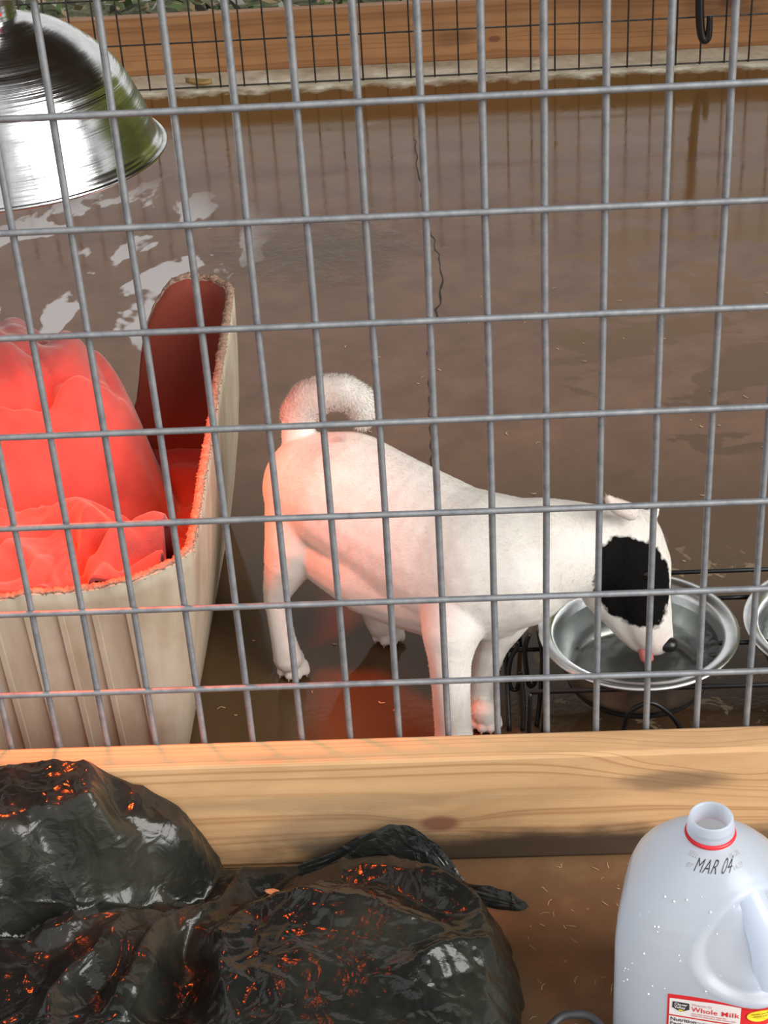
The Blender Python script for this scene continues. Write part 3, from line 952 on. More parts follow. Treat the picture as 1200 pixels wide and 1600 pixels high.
def bowl(cx, cy, label):
    b = empty('steel_bowl', (cx, cy, RIM - .068))
    tag(b, label, 'bowl', 'steel bowls in the wire stand')
    o = (cx, cy, RIM)
    prof = [(.0005, -.0655), (.072, -.0655), (.079, -.062), (.086, -.045), (.0915, -.025), (.0935, -.015), (.0955, -.0075), (.099, -.003), (.107, -.0008), (.1125, -.002), (.1135, -.004), (.1125, -.0062), (.110, -.0055),
            (.107, -.003), (.101, -.004), (.0975, -.007), (.0962, -.012), (.0928, -.026), (.0875, -.046), (.081, -.0635), (.073, -.068), (.0005, -.068)]
    lathe('bowl_shell', prof, M_STEEL, o, b, 96)
    lathe('rubber_ring', [(.073, -.0685), (.0735, -.070), (.079, -.070), (.0815, -.066), (.0822, -.0615)], M_RUBBER, o, b, 64)
    return b
bowl(.116, .2, 'stainless steel water bowl the puppy is drinking from')
bowl(.3485, .2, 'second steel bowl cut off at the right edge')
for i, (cx, lb) in enumerate(((.116, 'rippling water in the bowl under the puppy'), (.3485, 'water in the second bowl at the right edge'))):
    R = .0925
    vs, fs = [(cx, .2, RIM - .024)], []
    for a in range(1, 25):
        for k in range(72):
            r = R * a / 24
            x = cx + r * cos(2 * pi * k / 72); y = .2 + r * sin(2 * pi * k / 72)
            z = RIM - .024
            if i == 0:
                d = sqrt((x - .122) ** 2 + (y - .175) ** 2)
                z += 0.0012 * cos(d * 420) * exp(-d * 38)
            vs.append((x, y, z))
    for k in range(72): fs.append((0, 1 + k, 1 + (k + 1) % 72))
    for a in range(23):
        for k in range(72):
            k2 = (k + 1) % 72
            fs.append((1 + a * 72 + k, 1 + (a + 1) * 72 + k, 1 + (a + 1) * 72 + k2, 1 + a * 72 + k2))
    w = mesh_obj('water', vs, fs, M_WATER)
    tag(w, lb, 'water')

stand = empty('bowl_stand', (.232, .21, 0))
tag(stand, 'black wire feeding stand with scrolled legs holding the two bowls', 'bowl stand')
WR = .0028
ZS = .106
tube('rail', [(-.012, .1045, ZS), (.478, .1045, ZS)], WR, M_BLACKMETAL, stand)
tube('rail', [(-.012, .326, ZS), (.478, .326, ZS)], WR, M_BLACKMETAL, stand)
tube('rail', [(-.034, .205, .089), (.008, .205, .089)], WR, M_BLACKMETAL, stand)
tube('rail', [(-.012, .235, .118), (.008, .235, .112)], WR, M_BLACKMETAL, stand)
for cx in (.116, .3485):
    tube('ring', [(cx + .1005 * cos(a), .2 + .1005 * sin(a), ZS + .0045) for a in [2 * pi * k / 48 for k in range(49)]], WR, M_BLACKMETAL, stand)
for y in (.27, .182):
    tube('cross_bar', [(.205, y, ZS), (.262, y, ZS)], WR, M_BLACKMETAL, stand)
scr = [
    [(-.0215, .2, .104), (-.0212, .2, .0965), (-.0288, .2, .079), (-.0316, .2, .055), (-.0290, .2, .038), (-.0225, .2, .036), (-.0195, .2, .047)],
    [(-.0068, .2, .114), (-.0100, .2, .105), (-.0125, .2, .088), (-.010, .2, .055), (-.0075, .2, .040), (-.002, .2, .043), (-.001, .2, .052)],
    [(-.031, .2, .099), (-.034, .2, .093), (-.0385, .2, .078)],
]
for p in scr: tube('scroll', catmull(p, 6), WR, M_BLACKMETAL, stand)
legs = [
    [(-.034, .205, .089), (-.0335, .2, .05), (-.033, .168, .0)],
    [(-.018, .2, .06), (-.0155, .185, .03), (-.0175, .168, .0)],
    [(.0035, .2, .118), (.0075, .2, .078), (.004, .19, .03), (-.001, .175, .0)],
    [(.012, .2, .095), (.010, .18, .035), (.006, .165, .0)],
    [(-.012, .326, ZS), (-.014, .33, .05), (-.012, .33, 0)],
    [(-.012, .1045, ZS), (-.014, .10, .05), (-.012, .10, 0)],
    [(.478, .326, ZS), (.48, .33, .05), (.478, .33, 0)],
    [(.478, .1045, ZS), (.48, .10, .05), (.478, .10, 0)],
]
for p in legs: tube('leg', catmull(p, 6), WR, M_BLACKMETAL, stand)
for cx in (.119, .352):
    tube('arch', catmull([(cx - .046, .1, 0), (cx - .036, .1, .03), (cx - .028, .1, .0557), (cx - .0215, .1, .078), (cx, .1, .0896), (cx + .021, .1, .0735), (cx + .033, .1, .0533), (cx + .042, .1, .028), (cx + .05, .1, 0)], 6), WR, M_BLACKMETAL, stand)

# ------------------------------------------------------------------ black plastic bag in front of the beam
def mat_bag():
    t = NT('black_polythene')
    v = t.coords()
    a = t.noise(v, 30, 4, 0.6, 1.2)
    vo = t.n('ShaderNodeTexVoronoi', feature='DISTANCE_TO_EDGE'); vo.inputs['Scale'].default_value = 46
    nm = t.n('ShaderNodeVectorMath', operation='ADD')
    nz = t.n('ShaderNodeTexNoise'); nz.inputs['Scale'].default_value = 14
    sc = t.n('ShaderNodeVectorMath', operation='SCALE'); sc.inputs['Scale'].default_value = 0.06
    t.l(v, nz.inputs['Vector']); t.l(nz.outputs['Color'], sc.inputs[0])
    t.l(v, nm.inputs[0]); t.l(sc.outputs[0], nm.inputs[1]); t.l(nm.outputs[0], vo.inputs['Vector'])
    dust = t.noise(v, 9, 5, 0.6)
    col = t.mix(t.ramp(dust, [(0.45, (0, 0, 0)), (0.75, (1, 1, 1))]), (0.010, 0.011, 0.010), (0.030, 0.030, 0.022))
    t.set(Base_Color=col, Roughness=t.ramp(dust, [(0.4, (0.12, 0.12, 0.12)), (0.7, (0.27, 0.27, 0.27))]), IOR=1.5, Specular_IOR_Level=0.4)
    h = t.math('ADD', t.math('MULTIPLY', a, 1.0), t.math('MULTIPLY', vo.outputs['Distance'], 0.9))
    vo2 = t.n('ShaderNodeTexVoronoi', feature='DISTANCE_TO_EDGE'); vo2.inputs['Scale'].default_value = 19
    t.l(nm.outputs[0], vo2.inputs['Vector'])
    crease = t.ramp(vo2.outputs['Distance'], [(0.0, (1, 1, 1)), (0.07, (0, 0, 0))])
    h = t.math('ADD', h, t.math('MULTIPLY', crease, 0.35))
    t.l(t.bump(h, 0.5, 0.0025), t.b.inputs['Normal'])
    return t.m
M_BAG = mat_bag()
RIDGES = [(0.022, 0.035, 1.0, [(-0.5358, -0.1855), (-0.4761, -0.1725), (-0.4487, -0.1502), (-0.4436, -0.1192), (-0.4593, -0.0864)]),
    (0.02, 0.022, 1.0, [(-0.3598, -0.1436), (-0.3921, -0.2099), (-0.4103, -0.2723), (-0.4164, -0.3095)]),
    (0.026, 0.026, 1.1, [(-0.3197, -0.082), (-0.3514, -0.1612), (-0.3776, -0.2265), (-0.4009, -0.2952)]),
    (0.024, 0.03, 1.1, [(-0.3434, -0.1657), (-0.3164, -0.2286), (-0.311, -0.3126)]),
    (0.022, 0.04, 1.2, [(-0.2107, -0.0759), (-0.145, -0.106), (-0.0884, -0.1609), (-0.0476, -0.2203), (-0.0433, -0.3118)]),
    (0.018, 0.035, 1.2, [(-0.3361, -0.1758), (-0.2428, -0.175), (-0.1555, -0.2194), (-0.1075, -0.2291)]),
    (0.016, 0.025, 1.0, [(-0.1431, -0.2896), (-0.0959, -0.2492), (-0.0534, -0.2229)]),
    (0.022, 0.03, 1.0, [(-0.4779, -0.3163), (-0.4608, -0.2489), (-0.4246, -0.2101), (-0.4217, -0.1685)]),
    (0.012, 0.02, 1.0, [(-0.4896, -0.133), (-0.4435, -0.1076), (-0.3899, -0.1281)]),
    (0.012, 0.02, 1.0, [(-0.4777, -0.0391), (-0.445, -0.0982), (-0.4453, -0.1348)]),
    (-0.022, 0.03, 1.0, [(-0.3594, -0.1093), (-0.4224, -0.1425), (-0.4896, -0.1591), (-0.5436, -0.1743)]),
    (-0.022, 0.024, 1.0, [(-0.3518, -0.1684), (-0.3615, -0.2178), (-0.3728, -0.2947)]),
    (-0.015, 0.03, 1.0, [(-0.3008, -0.1), (-0.222, -0.1165), (-0.1447, -0.1631), (-0.1075, -0.1855)])]

def crumple(x, y, s, amp, seed):
    wx = x + .03 * fbm(x * 9, y * 9, seed, 3); wy = y + .03 * fbm(x * 9, y * 9, seed + 5, 3)
    d, p = noise.voronoi(Vector((wx * s, wy * s, seed)))
    return amp * (d[1] - d[0])
def bag_z(x, y):
    wx = x + .012 * fbm(x * 14, y * 14, 1, 2); wy = y + .012 * fbm(x * 14, y * 14, 6, 2)
    # left lobe leaning on the beam
    e = interp([(-.9, .146), (-.60, .148), (-.50, .158), (-.465, .148), (-.43, .122), (-.385, .092), (-.35, .040), (-.335, .018), (-.30, .022)], wx)
    yb = interp([(-.9, -.215), (-.56, -.200), (-.46, -.175), (-.40, -.145), (-.34, -.120), (-.30, -.11)], wx)
    wl = sstep(-.325, -.36, wx)
    lob = wl * e * sstep(yb - .01, yb + .07, wy)
    # lower left body
    low = .055 + .04 * sstep(-.20, -.42, y) - .02 * sstep(-.42, -.33, x)
    low *= sstep(-.045, -.10, y) if x > -.34 else 1
    # right lobe
    d = sqrt(((x + .195) / .185) ** 2 + ((y + .285) / .225) ** 2)
    rl = .016 + .075 * max(0, 1 - d ** 3)
    m = sstep(-.40, -.30, x + .25 * (y + .2))
    z = max(lob, low * (1 - m) + rl * m)
    for (h, w, pw, poly) in RIDGES:
        dd, tt = seg_dist(wx, wy, poly)
        if dd < w * 2:
            k = max(0.0, 1 - dd / w)
            z += h * k ** pw * min(1, .35 + 2.2 * min(tt, 1 - tt) + (.3 if h < 0 else 0))
    pan = sstep(-.33, -.27, x) * sstep(-.07, -.15, y)
    z += crumple(x, y, 12, .003 + .002 * pan, 2.0) + pan * crumple(x, y, 50, .0020, 6.0)
    z += .004 * fbm(x * 10, y * 10, 3, 2)
    for (sc, sd, am) in ((8, 1.0, .004), (19, 5.0, .0028), (37, 9.0, .0014)):
        q = noise.noise(Vector((wx * sc + .5 * fbm(x * 7, y * 7, sd, 2), wy * sc * .8, sd)))
        z += am * max(0, 1 - abs(q) * 4.5) ** 1.3
    return z
def bag_xmax(y):
    return interp([(-.5, -.046), (-.34, -.046), (-.30, -.042), (-.22, -.040), (-.17, -.046), (-.135, -.060), (-.10, -.075), (-.075, -.10), (-.045, -.125)], y) + .006 * fbm(y * 40, 3, 0, 3)
vs, fs = [], []
GX, GY = 300, 190
for j in range(GY + 1):
    y = -0.52 + (0.52 - 0.048) * j / GY
    xm = bag_xmax(y)
    for i in range(GX + 1):
        x = -0.82 + (xm + 0.82) * i / GX
        z = bag_z(x, y)
        ed = min(1, (xm - x) / .03)
        z *= sqrt(max(0, ed)) if ed < 1 else 1
        ey = sstep(-.046, -.066, y)
        if x > -.345: z = z * ey + .004 * (1 - ey)
        yy = y
        if y > -.10 and x < -.36:        # bag sags over the top edge of the beam a little
            yy = y + .012 * sstep(.1425, .155, z) * 0
        vs.append((x, yy, max(.002, z)))
for j in range(GY):
    for i in range(GX):
        a = j * (GX + 1) + i
        fs.append((a, a + 1, a + GX + 2, a + GX + 1))
n0 = len(vs)
# skirt down to the floor so that the bag is a closed heap
ringi = [i for i in range(GX + 1)] + [j * (GX + 1) + GX for j in range(1, GY + 1)] + [GY * (GX + 1) + i for i in reversed(range(GX))] + [j * (GX + 1) for j in reversed(range(1, GY))]
for i in ringi: vs.append((vs[i][0], vs[i][1], 0.0005))
for k in range(len(ringi)):
    k2 = (k + 1) % len(ringi)
    fs.append((ringi[k], n0 + k, n0 + k2, ringi[k2]))
bag = empty('plastic_bag', (-.42, -.28, 0))
tag(bag, 'black plastic bag crumpled in a heap against the front plank', 'plastic bag')
mesh_obj('bag_body', vs, fs, M_BAG, bag)
# loose gathered tail of plastic poking up at the beam
def gather(pts, rad, name, seed):
    P = catmull(pts, 8)
    vs, fs = [], []
    S = 26
    n = len(P)
    for i, p in enumerate(P):
        t = i / (n - 1)
        rr = rad * (0.55 + .6 * sin(pi * min(1, t * 1.1)))
        for k in range(S):
            a = 2 * pi * k / S
            q = rr * (1 + .38 * noise.noise(Vector((cos(a) * 2.2 + seed, sin(a) * 2.2, t * 5))) + .16 * (k % 2) )
            vs.append(p + Vector((cos(a) * q, sin(a) * q * .35, sin(a) * q * .6)))
    for i in range(n - 1):
        for k in range(S):
            k2 = (k + 1) % S
            fs.append((i * S + k, i * S + k2, (i + 1) * S + k2, (i + 1) * S + k))
    fs.append(tuple(range(S))); fs.append(tuple((n - 1) * S + k for k in range(S)))
    o = mesh_obj(name, vs, fs, M_BAG, bag, smooth=False)
    return fix_normals(o)
gather([(-.255, -.066, .016), (-.215, -.064, .026), (-.180, -.062, .044), (-.158, -.062, .050), (-.136, -.066, .042), (-.116, -.076, .027), (-.100, -.089, .014)], .0165, 'gathered_tail', 2.0)
gather([(-.105, -.092, .010), (-.075, -.102, .010), (-.050, -.110, .008), (-.034, -.115, .006)], .011, 'loose_corner', 6.0)

M_LEAF = plain('dry_tan_leaf', (0.45, 0.24, 0.11), 0.7)
def leaf(name, c, L, W, ang, mat, label, lift=.002, tilt=0.0):
    vs, fs = [], []
    n = 8
    for i in range(n + 1):
        t = i / n
        w = W * sin(pi * t) ** .8 * .5 + .0002
        x = (t - .5) * L
        for s in (-1, 0, 1):
            lx, ly, lz = x, s * w, lift * (abs(s) + 2 * (t - .5) ** 2)
            vs.append((c[0] + lx * cos(ang) - ly * sin(ang), c[1] + lx * sin(ang) + ly * cos(ang), c[2] + lz + tilt * ly))
    for i in range(n):
        for s in (0, 1):
            a = i * 3 + s
            fs.append((a, a + 3, a + 4, a + 1))
    o = mesh_obj(name, vs, fs, mat)
    so = o.modifiers.new('solid', 'SOLIDIFY'); so.thickness = .0006
    if label: tag(o, label, 'leaf')
    return o
leaf('dry_leaf', (-.283, -.125, bag_z(-.283, -.125) + .004), .0145, .007, -.1, M_LEAF, 'small tan leaf lying on the black plastic bag')
leaf('dry_leaf', (-.675, 2.655, .004), .07, .03, -.3, plain('ochre_leaf', (0.42, 0.27, 0.10), 0.8), 'curled ochre leaf lying below the rear plank', .012)
leaf('dry_leaf', (-.70, 1.16, .002), .03, .011, -.2, plain('yellow_brown_leaf', (0.36, 0.22, 0.07), 0.8), 'narrow yellow-brown leaf on the floor behind the tub', .003)

# ------------------------------------------------------------------ milk jug
def mat_hdpe():
    t = NT('translucent_white_plastic')
    v = t.coords()
    a = t.noise(v, 30, 3, 0.5)
    d = t.n('ShaderNodeBsdfDiffuse'); d.inputs['Color'].default_value = (0.70, 0.755, 0.84, 1)
    tr = t.n('ShaderNodeBsdfTranslucent'); tr.inputs['Color'].default_value = (0.78, 0.84, 0.92, 1)
    m1 = t.n('ShaderNodeMixShader'); m1.inputs[0].default_value = 0.68
    t.l(d.outputs[0], m1.inputs[1]); t.l(tr.outputs[0], m1.inputs[2])
    g = t.n('ShaderNodeBsdfGlossy'); g.inputs['Roughness'].default_value = 0.28
    fr = t.n('ShaderNodeFresnel'); fr.inputs['IOR'].default_value = 1.45
    m2 = t.n('ShaderNodeMixShader')
    b = t.bump(a, 0.12, 0.004)
    t.l(b, g.inputs['Normal']); t.l(b, d.inputs['Normal'])
    geo = t.n('ShaderNodeNewGeometry')
    t.l(t.math('MULTIPLY', fr.outputs[0], t.math('SUBTRACT', 1.0, geo.outputs['Backfacing'])), m2.inputs[0]); t.l(m1.outputs[0], m2.inputs[1]); t.l(g.outputs[0], m2.inputs[2])
    t.l(m2.outputs[0], t.out.inputs['Surface'])
    return t.m
M_HDPE = mat_hdpe()
JC = Vector((.1235, -.262, 0))
JROT = radians(-14)
jug = empty('milk_jug', JC)
tag(jug, 'open translucent plastic milk jug standing in front of the plank', 'jug')
HC = radians(-45) + JROT          # direction of the handle corner
def jug_prof(z):                  # half width and squareness of the section at height z
    hw = interp([(0, .066), (.006, .0735), (.014, .0755), (.13, .0755), (.15, .0745), (.165, .0720), (.18, .0675), (.195, .0605), (.21, .0500), (.22, .0400), (.228, .0300), (.2335, .0215)], z)
    ex = interp([(0, 4.5), (.13, 4.5), (.17, 3.4), (.21, 2.4), (.2335, 2.0)], z)
    return hw, ex
def jug_r(th, z):
    hw, ex = jug_prof(z)
    a = th - JROT
    r = hw / ((abs(cos(a)) ** ex + abs(sin(a)) ** ex) ** (1 / ex))
    da = (th - HC + pi) % (2 * pi) - pi
    q = sqrt((da / .80) ** 2 + ((z - .160) / .047) ** 2)
    r -= .009 * sstep(1.03, .86, q) + .007 * sstep(.9, .3, q)
    r += .0013 * exp(-((q - 1.08) / .035) ** 2)
    return r
def jug_pt(th, z, off=0.0):
    r = jug_r(th, z) + off
    return Vector((JC.x + r * cos(th), JC.y + r * sin(th), z))
def jug_n(th, z):
    a = jug_pt(th + .01, z) - jug_pt(th - .01, z)
    b = jug_pt(th, z + .001) - jug_pt(th, z - .001)
    return a.cross(b).normalized()
zs = [0, .002, .006, .010] + [.014 + (.2335 - .014) * i / 110 for i in range(111)]
SJ = 180
vs, fs = [], []
for z in zs:
    for k in range(SJ):
        vs.append(jug_pt(2 * pi * k / SJ, z))
nz_ = len(zs)
# neck finish
for (r, z) in [(.0200, .2345), (.0195, .238), (.0205, .2395), (.0205, .241), (.0193, .2425), (.0193, .2445), (.0203, .246), (.0203, .2475), (.0190, .249), (.0188, .2535), (.0180, .2548), (.0168, .2545), (.0162, .253), (.0162, .236)]:
    for k in range(SJ):
        a = 2 * pi * k / SJ
        vs.append((JC.x + r * cos(a), JC.y + r * sin(a), z))
    nz_ += 1
for i in range(nz_ - 1):
    for k in range(SJ):
        k2 = (k + 1) % SJ
        fs.append((i * SJ + k, i * SJ + k2, (i + 1) * SJ + k2, (i + 1) * SJ + k))
fs.append(tuple(reversed(range(SJ))))
mesh_obj('jug_body', vs, fs, M_HDPE, jug)
HH = HC + .10
def hpt(z, r): return (JC.x + r * cos(HH), JC.y + r * sin(HH), z)
tube('handle', catmull([hpt(.103, .066), hpt(.116, .0715), (hpt(.138, .0725)), hpt(.160, .0690), hpt(.178, .0610), hpt(.194, .0480), hpt(.203, .036)], 6), .0155, M_HDPE, jug, 20)
M_RED = plain('red_cap_ring', (0.66, 0.02, 0.03), 0.4)
lathe('cap_ring', [(.0202 + .0019 * cos(a), .2365 + .0022 * sin(a)) for a in [2 * pi * k / 10 for k in range(10)]], M_RED, JC, jug, 64, close=True)
M_INK = plain('black_ink', (0.03, 0.03, 0.035), 0.6)
M_INKG = plain('grey_ink', (0.33, 0.34, 0.37), 0.6)
M_WHITE = plain('label_white', (0.80, 0.78, 0.78), 0.5)
M_LRED = plain('label_red', (0.68, 0.025, 0.03), 0.45)
M_LPINK = plain('label_pale_red', (0.62, 0.25, 0.25), 0.5)
M_YEL = plain('label_yellow', (0.80, 0.62, 0.03), 0.5)
M_OLIVE = plain('label_olive_ink', (0.30, 0.25, 0.03), 0.5)

def text_vf(body, size, font_space=1.0, shear=0.0, sx=1.0, bold=0.0):
    cu = bpy.data.curves.new('txt', 'FONT')
    cu.body = body; cu.size = size; cu.space_character = font_space; cu.shear = shear
    cu.resolution_u = 3; cu.offset = bold
    o = bpy.data.objects.new('txt', cu); COL.objects.link(o)
    dg = bpy.context.evaluated_depsgraph_get()
    me = bpy.data.meshes.new_from_object(o.evaluated_get(dg))
    v = [(p.co.x * sx, p.co.y) for p in me.vertices]
    f = [tuple(p.vertices) for p in me.polygons]
    bpy.data.objects.remove(o); bpy.data.curves.remove(cu); bpy.data.meshes.remove(me)
    return v, f
def on_jug(name, v2, f, mat, th0, z0, off, rot=0.0, shoulder=False, label=None, parent=None):
    """lay flat artwork (metres right, metres up) on the wall of the jug, starting at angle th0 and height z0"""
    vs = []
    for (x, y) in v2:
        xx = x * cos(rot) - y * sin(rot); yy = x * sin(rot) + y * cos(rot)
        z = z0 + yy * (0.72 if shoulder else 1.0)
        th = th0 + xx / (jug_prof(z)[0] if shoulder else .0765)
        vs.append(jug_pt(th, z) + jug_n(th, z) * off)
    o = mesh_obj(name, vs, f, mat, parent or jug, smooth=False)
    if label: o['label'] = label
    return o
def grid_rect(u0, v0, u1, v1, nx=24, ny=8, top=None):
    v, f = [], []
    for j in range(ny + 1):
        for i in range(nx + 1):
            u = u0 + (u1 - u0) * i / nx
            vt = v1 if top is None else top(u)
            v.append((u, v0 + (vt - v0) * j / ny))
    for j in range(ny):
        for i in range(nx):
            a = j * (nx + 1) + i
            f.append((a, a + 1, a + nx + 2, a + nx + 1))
    return v, f
TD = radians(-108)
def shoulder_text(body, size, th, z, mat, sx=1.0, sh=0.0, nm='printed_date', bold=0.0):
    v, f = text_vf(body, size, 1.05, sh, sx, bold)
    return on_jug(nm, v, f, mat, th, z, .0005, 0.0, True)
shoulder_text('MAR 04', .0150, TD - .22, .2225, M_INK, .62, .12, bold=-.0001)
shoulder_text('SELL', .0050, TD - .55, .2290, M_INKG, .9, .1, 'printed_code')
shoulder_text('BY', .0050, TD - .42, .2235, M_INKG, .9, .1, 'printed_code')
shoulder_text('05-26', .0050, TD + .80, .2285, M_INKG, .9, .1, 'printed_code')
shoulder_text('14:27', .0050, TD + .74, .2230, M_INKG, .9, .1, 'printed_code')
# paper label
LT, LZ = radians(-121), .1135
lab_top = lambda u: .0 + .001 * sin(u * 60) - .0035 * sstep(.03, .085, u)
v, f = grid_rect(0, -.085, .105, 0, 60, 20, top=lab_top)
paper = on_jug('label', v, f, M_LRED, LT, LZ, .0004, label='red and white paper label')
v, f = grid_rect(.0018, -.0245, .060, -.0045, 40, 6, top=lambda u: lab_top(u) - .0045 + .0032 * sstep(.02, .06, u))
on_jug('label_panel', v, f, M_WHITE, LT, LZ, .0008, parent=paper)
v, f = grid_rect(.0018, -.083, .103, -.0262, 60, 10)
on_jug('label_panel', v, f, M_WHITE, LT, LZ, .0008, parent=paper)
def ltext(body, size, u, vv, mat, nm, sx=1.0, sp=1.0, bold=0.0):
    v, f = text_vf(body, size, sp, 0, sx, bold)
    return on_jug(nm, [(x + u, y + vv) for x, y in v], f, mat, LT, LZ, .0012, parent=paper)
ltext('Whole Milk', .0082, .0205, -.0165, M_LRED, 'label_text', .92, 1.08, .00007)
ltext('Vitamin D', .0042, .0205, -.0095, M_LPINK, 'label_text')
ltext('Nutrition', .0062, .0030, -.0315, M_INK, 'label_text', .95, 1.0, .0001)
ltext('Facts', .0062, .0030, -.0368, M_INK, 'label_text', .95, 1.0, .0001)
bd = [(.0045, -.0075), (.0185, -.0075), (.0188, -.015), (.0150, -.0172), (.0115, -.0192), (.0080, -.0172), (.0042, -.015)]
on_jug('logo_badge', bd, [tuple(reversed(range(len(bd))))], M_INK, LT, LZ, .0012, parent=paper)
for s_, yv in (('Clover', -.0112), ('Valley', -.0148)):
    v, f = text_vf(s_, .0042, 1.0, 0, .95, .00008)
    on_jug('logo_text', [(x + .0058, y + yv) for x, y in v], f, M_WHITE, LT, LZ, .0016, parent=paper)
ov = [(.0115 + .002 * cos(2 * pi * k / 16), -.0170 + .0011 * sin(2 * pi * k / 16)) for k in range(16)]
on_jug('logo_dot', ov, [tuple(range(16))], M_YEL, LT, LZ, .0016, parent=paper)
yo = [(.0738 + .0095 * cos(2 * pi * k / 28), -.0135 + .0068 * sin(2 * pi * k / 28)) for k in range(28)]
on_jug('yellow_seal', yo, [tuple(range(28))], M_YEL, LT, LZ, .0012, parent=paper)
# print too small to read: fine broken lines
random.seed(33)
def print_line(u0, u1, vv, h, mat):
    u = u0
    while u < u1:
        w = random.uniform(.002, .006)
        v, f = grid_rect(u, vv, min(u + w, u1), vv + h, 2, 1)
        on_jug('print_line', v, f, mat, LT, LZ, .0012, parent=paper)
        u += w + .0009
print_line(.0208, .050, -.0198, .0010, M_LPINK)
print_line(.0208, .057, -.0222, .0010, M_LPINK)
print_line(.026, .058, -.0302, .0013, M_INKG)
print_line(.026, .070, -.0328, .0013, M_INKG)
print_line(.0675, .080, -.0120, .0012, M_OLIVE)
print_line(.0690, .079, -.0150, .0012, M_OLIVE)
# clinging water drops
M_DROP = plain('clear_drop', (0.72, 0.75, 0.80), 0.05)
random.seed(21)
bm = bmesh.new()
for k in range(42):
    th = radians(random.uniform(-150, -40)); z = random.uniform(.10, .21)
    r = random.choice([.0005, .0006, .0008, .0012])
    p = jug_pt(th, z) + jug_n(th, z) * r * .1 - JC
    bmesh.ops.create_icosphere(bm, subdivisions=1, radius=r, matrix=Matrix.Translation(p))
me = bpy.data.meshes.new('water_drops'); bm.to_mesh(me); bm.free(); me.materials.append(M_DROP)
me.polygons.foreach_set('use_smooth', [True] * len(me.polygons))
dr = link(bpy.data.objects.new('water_drops', me), jug); dr['kind'] = 'stuff'

# ------------------------------------------------------------------ shoe at the lower edge
def mat_fabric():
    t = NT('grey_knit_fabric')
    v = t.coords()
    a = t.noise(v, 500, 3, 0.7)
    t.set(Base_Color=t.ramp(a, [(0.35, (0.07, 0.07, 0.09)), (0.65, (0.30, 0.29, 0.34))]), Roughness=0.9)
    t.l(t.bump(a, .6, .001), t.b.inputs['Normal'])
    return t.m
M_FAB = mat_fabric()
M_TRIM = plain('black_trim', (0.02, 0.02, 0.025), 0.6)
shoe = empty('shoe', (-.002, -.46, 0))
tag(shoe, 'grey fabric shoe with its toe poking in at the lower edge', 'shoe')
def shoe_part(name, mat, z0, grow, ztop, y_front, open_top=False):
    vs, fs = [], []
    S = 28
    st = [(0.0, .012, .3), (.006, .024, .55), (.018, .034, .78), (.04, .042, .92), (.075, .047, 1.0), (.12, .048, 1.12), (.17, .044, 1.35), (.22, .040, 1.55), (.26, .036, 1.6), (.285, .024, 1.5)]
    for (d, w, h) in st:
        for k in range(S):
            a = 2 * pi * k / S
            x = (w * .78 + grow) * cos(a) * (1 if sin(a) < .3 else 1 - .25 * (sin(a) - .3))
            zz = z0 + (ztop - z0) * h * max(0, sin(a)) ** .8 if sin(a) > 0 else z0 + .0 * sin(a)
            vs.append((.004 + x, y_front - d + (grow if d == 0 else 0), zz))
    n = len(st)
    for i in range(n - 1):
        for k in range(S):
            k2 = (k + 1) % S
            fs.append((i * S + k, i * S + k2, (i + 1) * S + k2, (i + 1) * S + k))
    fs.append(tuple(reversed(range(S)))); fs.append(tuple((n - 1) * S + k for k in range(S)))
    return fix_normals(mesh_obj(name, vs, fs, mat, shoe))
shoe_part('upper', M_FAB, .016, 0.0, .078, -.300)
shoe_part('sole', M_TRIM, .0, .004, .020, -.295)
tube('toe_trim', catmull([(-.030, -.373, .05), (-.027, -.340, .064), (-.012, -.318, .070), (.004, -.314, .072), (.020, -.318, .070), (.034, -.340, .064), (.038, -.373, .05)], 6), .004, M_TRIM, shoe, 8)

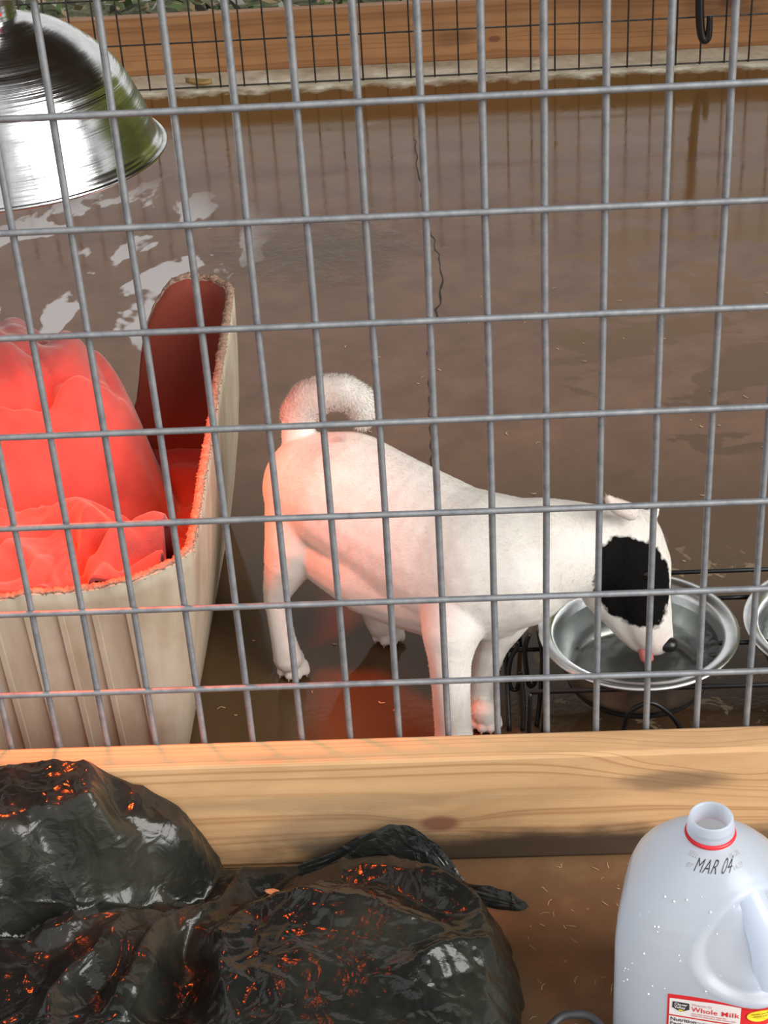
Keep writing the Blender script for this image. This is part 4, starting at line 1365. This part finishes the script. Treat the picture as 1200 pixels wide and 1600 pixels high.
# ------------------------------------------------------------------ litter
M_STRAW = plain('dry_straw', (0.55, 0.40, 0.22), 0.8)
random.seed(5)
vs, fs = [], []
def straw(x, y, L, w, a):
    k = len(vs)
    dx, dy = cos(a) * L / 2, sin(a) * L / 2
    nx, ny = -sin(a) * w, cos(a) * w
    m = Vector((x + nx * 3, y + ny * 3, .0018))
    vs.extend([(x - dx - nx, y - dy - ny, .0008), (x - dx + nx, y - dy + ny, .0008), (m.x + nx, m.y + ny, m.z), (m.x - nx, m.y - ny, m.z), (x + dx + nx, y + dy + ny, .0008), (x + dx - nx, y + dy - ny, .0008)])
    fs.extend([(k, k + 3, k + 2, k + 1), (k + 3, k + 5, k + 4, k + 2)])
for k in range(60):
    x = random.uniform(-.03, .10); y = random.uniform(-.28, -.05)
    straw(x, y, random.uniform(.002, .010), random.uniform(.00015, .0003), random.uniform(0, pi))
for k in range(110):
    x = random.uniform(-.38, .5); y = random.uniform(.15, 1.4)
    straw(x, y, random.uniform(.003, .012), random.uniform(.0004, .0012), random.uniform(0, pi))
lit = mesh_obj('straw_bits', vs, fs, M_STRAW, None, smooth=False)
tag(lit, 'scattered bits of straw and grit on the concrete floor', 'litter', kind='stuff')

# leaf litter beyond the rear plank
lm = [plain('litter_green', (0.10, 0.16, 0.05), .8), plain('litter_tan', (0.38, 0.28, 0.16), .8), plain('litter_grey', (0.45, 0.44, 0.40), .8), plain('litter_dark', (0.03, 0.03, 0.02), .9)]
random.seed(9)
bmv, bmf, bmm = [], [], []
for k in range(2600):
    x = random.uniform(-1.6, 1.6); y = random.uniform(2.93, 4.2)
    L = random.uniform(.02, .06); W = L * random.uniform(.35, .6); a = random.uniform(0, 2 * pi)
    z = -.02 + random.uniform(0, .035)
    k0 = len(bmv)
    t1, t2 = random.gauss(0, .5), random.gauss(0, .5)
    for (u, w) in ((-.5, 0), (0, -.5), (.5, 0), (0, .5)):
        lx, ly = u * L, w * W
        bmv.append((x + lx * cos(a) - ly * sin(a), y + lx * sin(a) + ly * cos(a), max(-.028, z + lx * t1 + ly * t2)))
    bmf.append((k0, k0 + 1, k0 + 2)); bmf.append((k0, k0 + 2, k0 + 3))
    mi = random.choice([0, 0, 1, 2, 3])
    bmm += [mi, mi]
me = bpy.data.meshes.new('leaf_litter'); me.from_pydata(bmv, [], bmf); me.update()
for m in lm: me.materials.append(m)
me.polygons.foreach_set('material_index', bmm)
ll = link(bpy.data.objects.new('leaf_litter', me))
tag(ll, 'green and tan leaf litter on the earth behind the rear plank', 'leaf litter', kind='stuff')
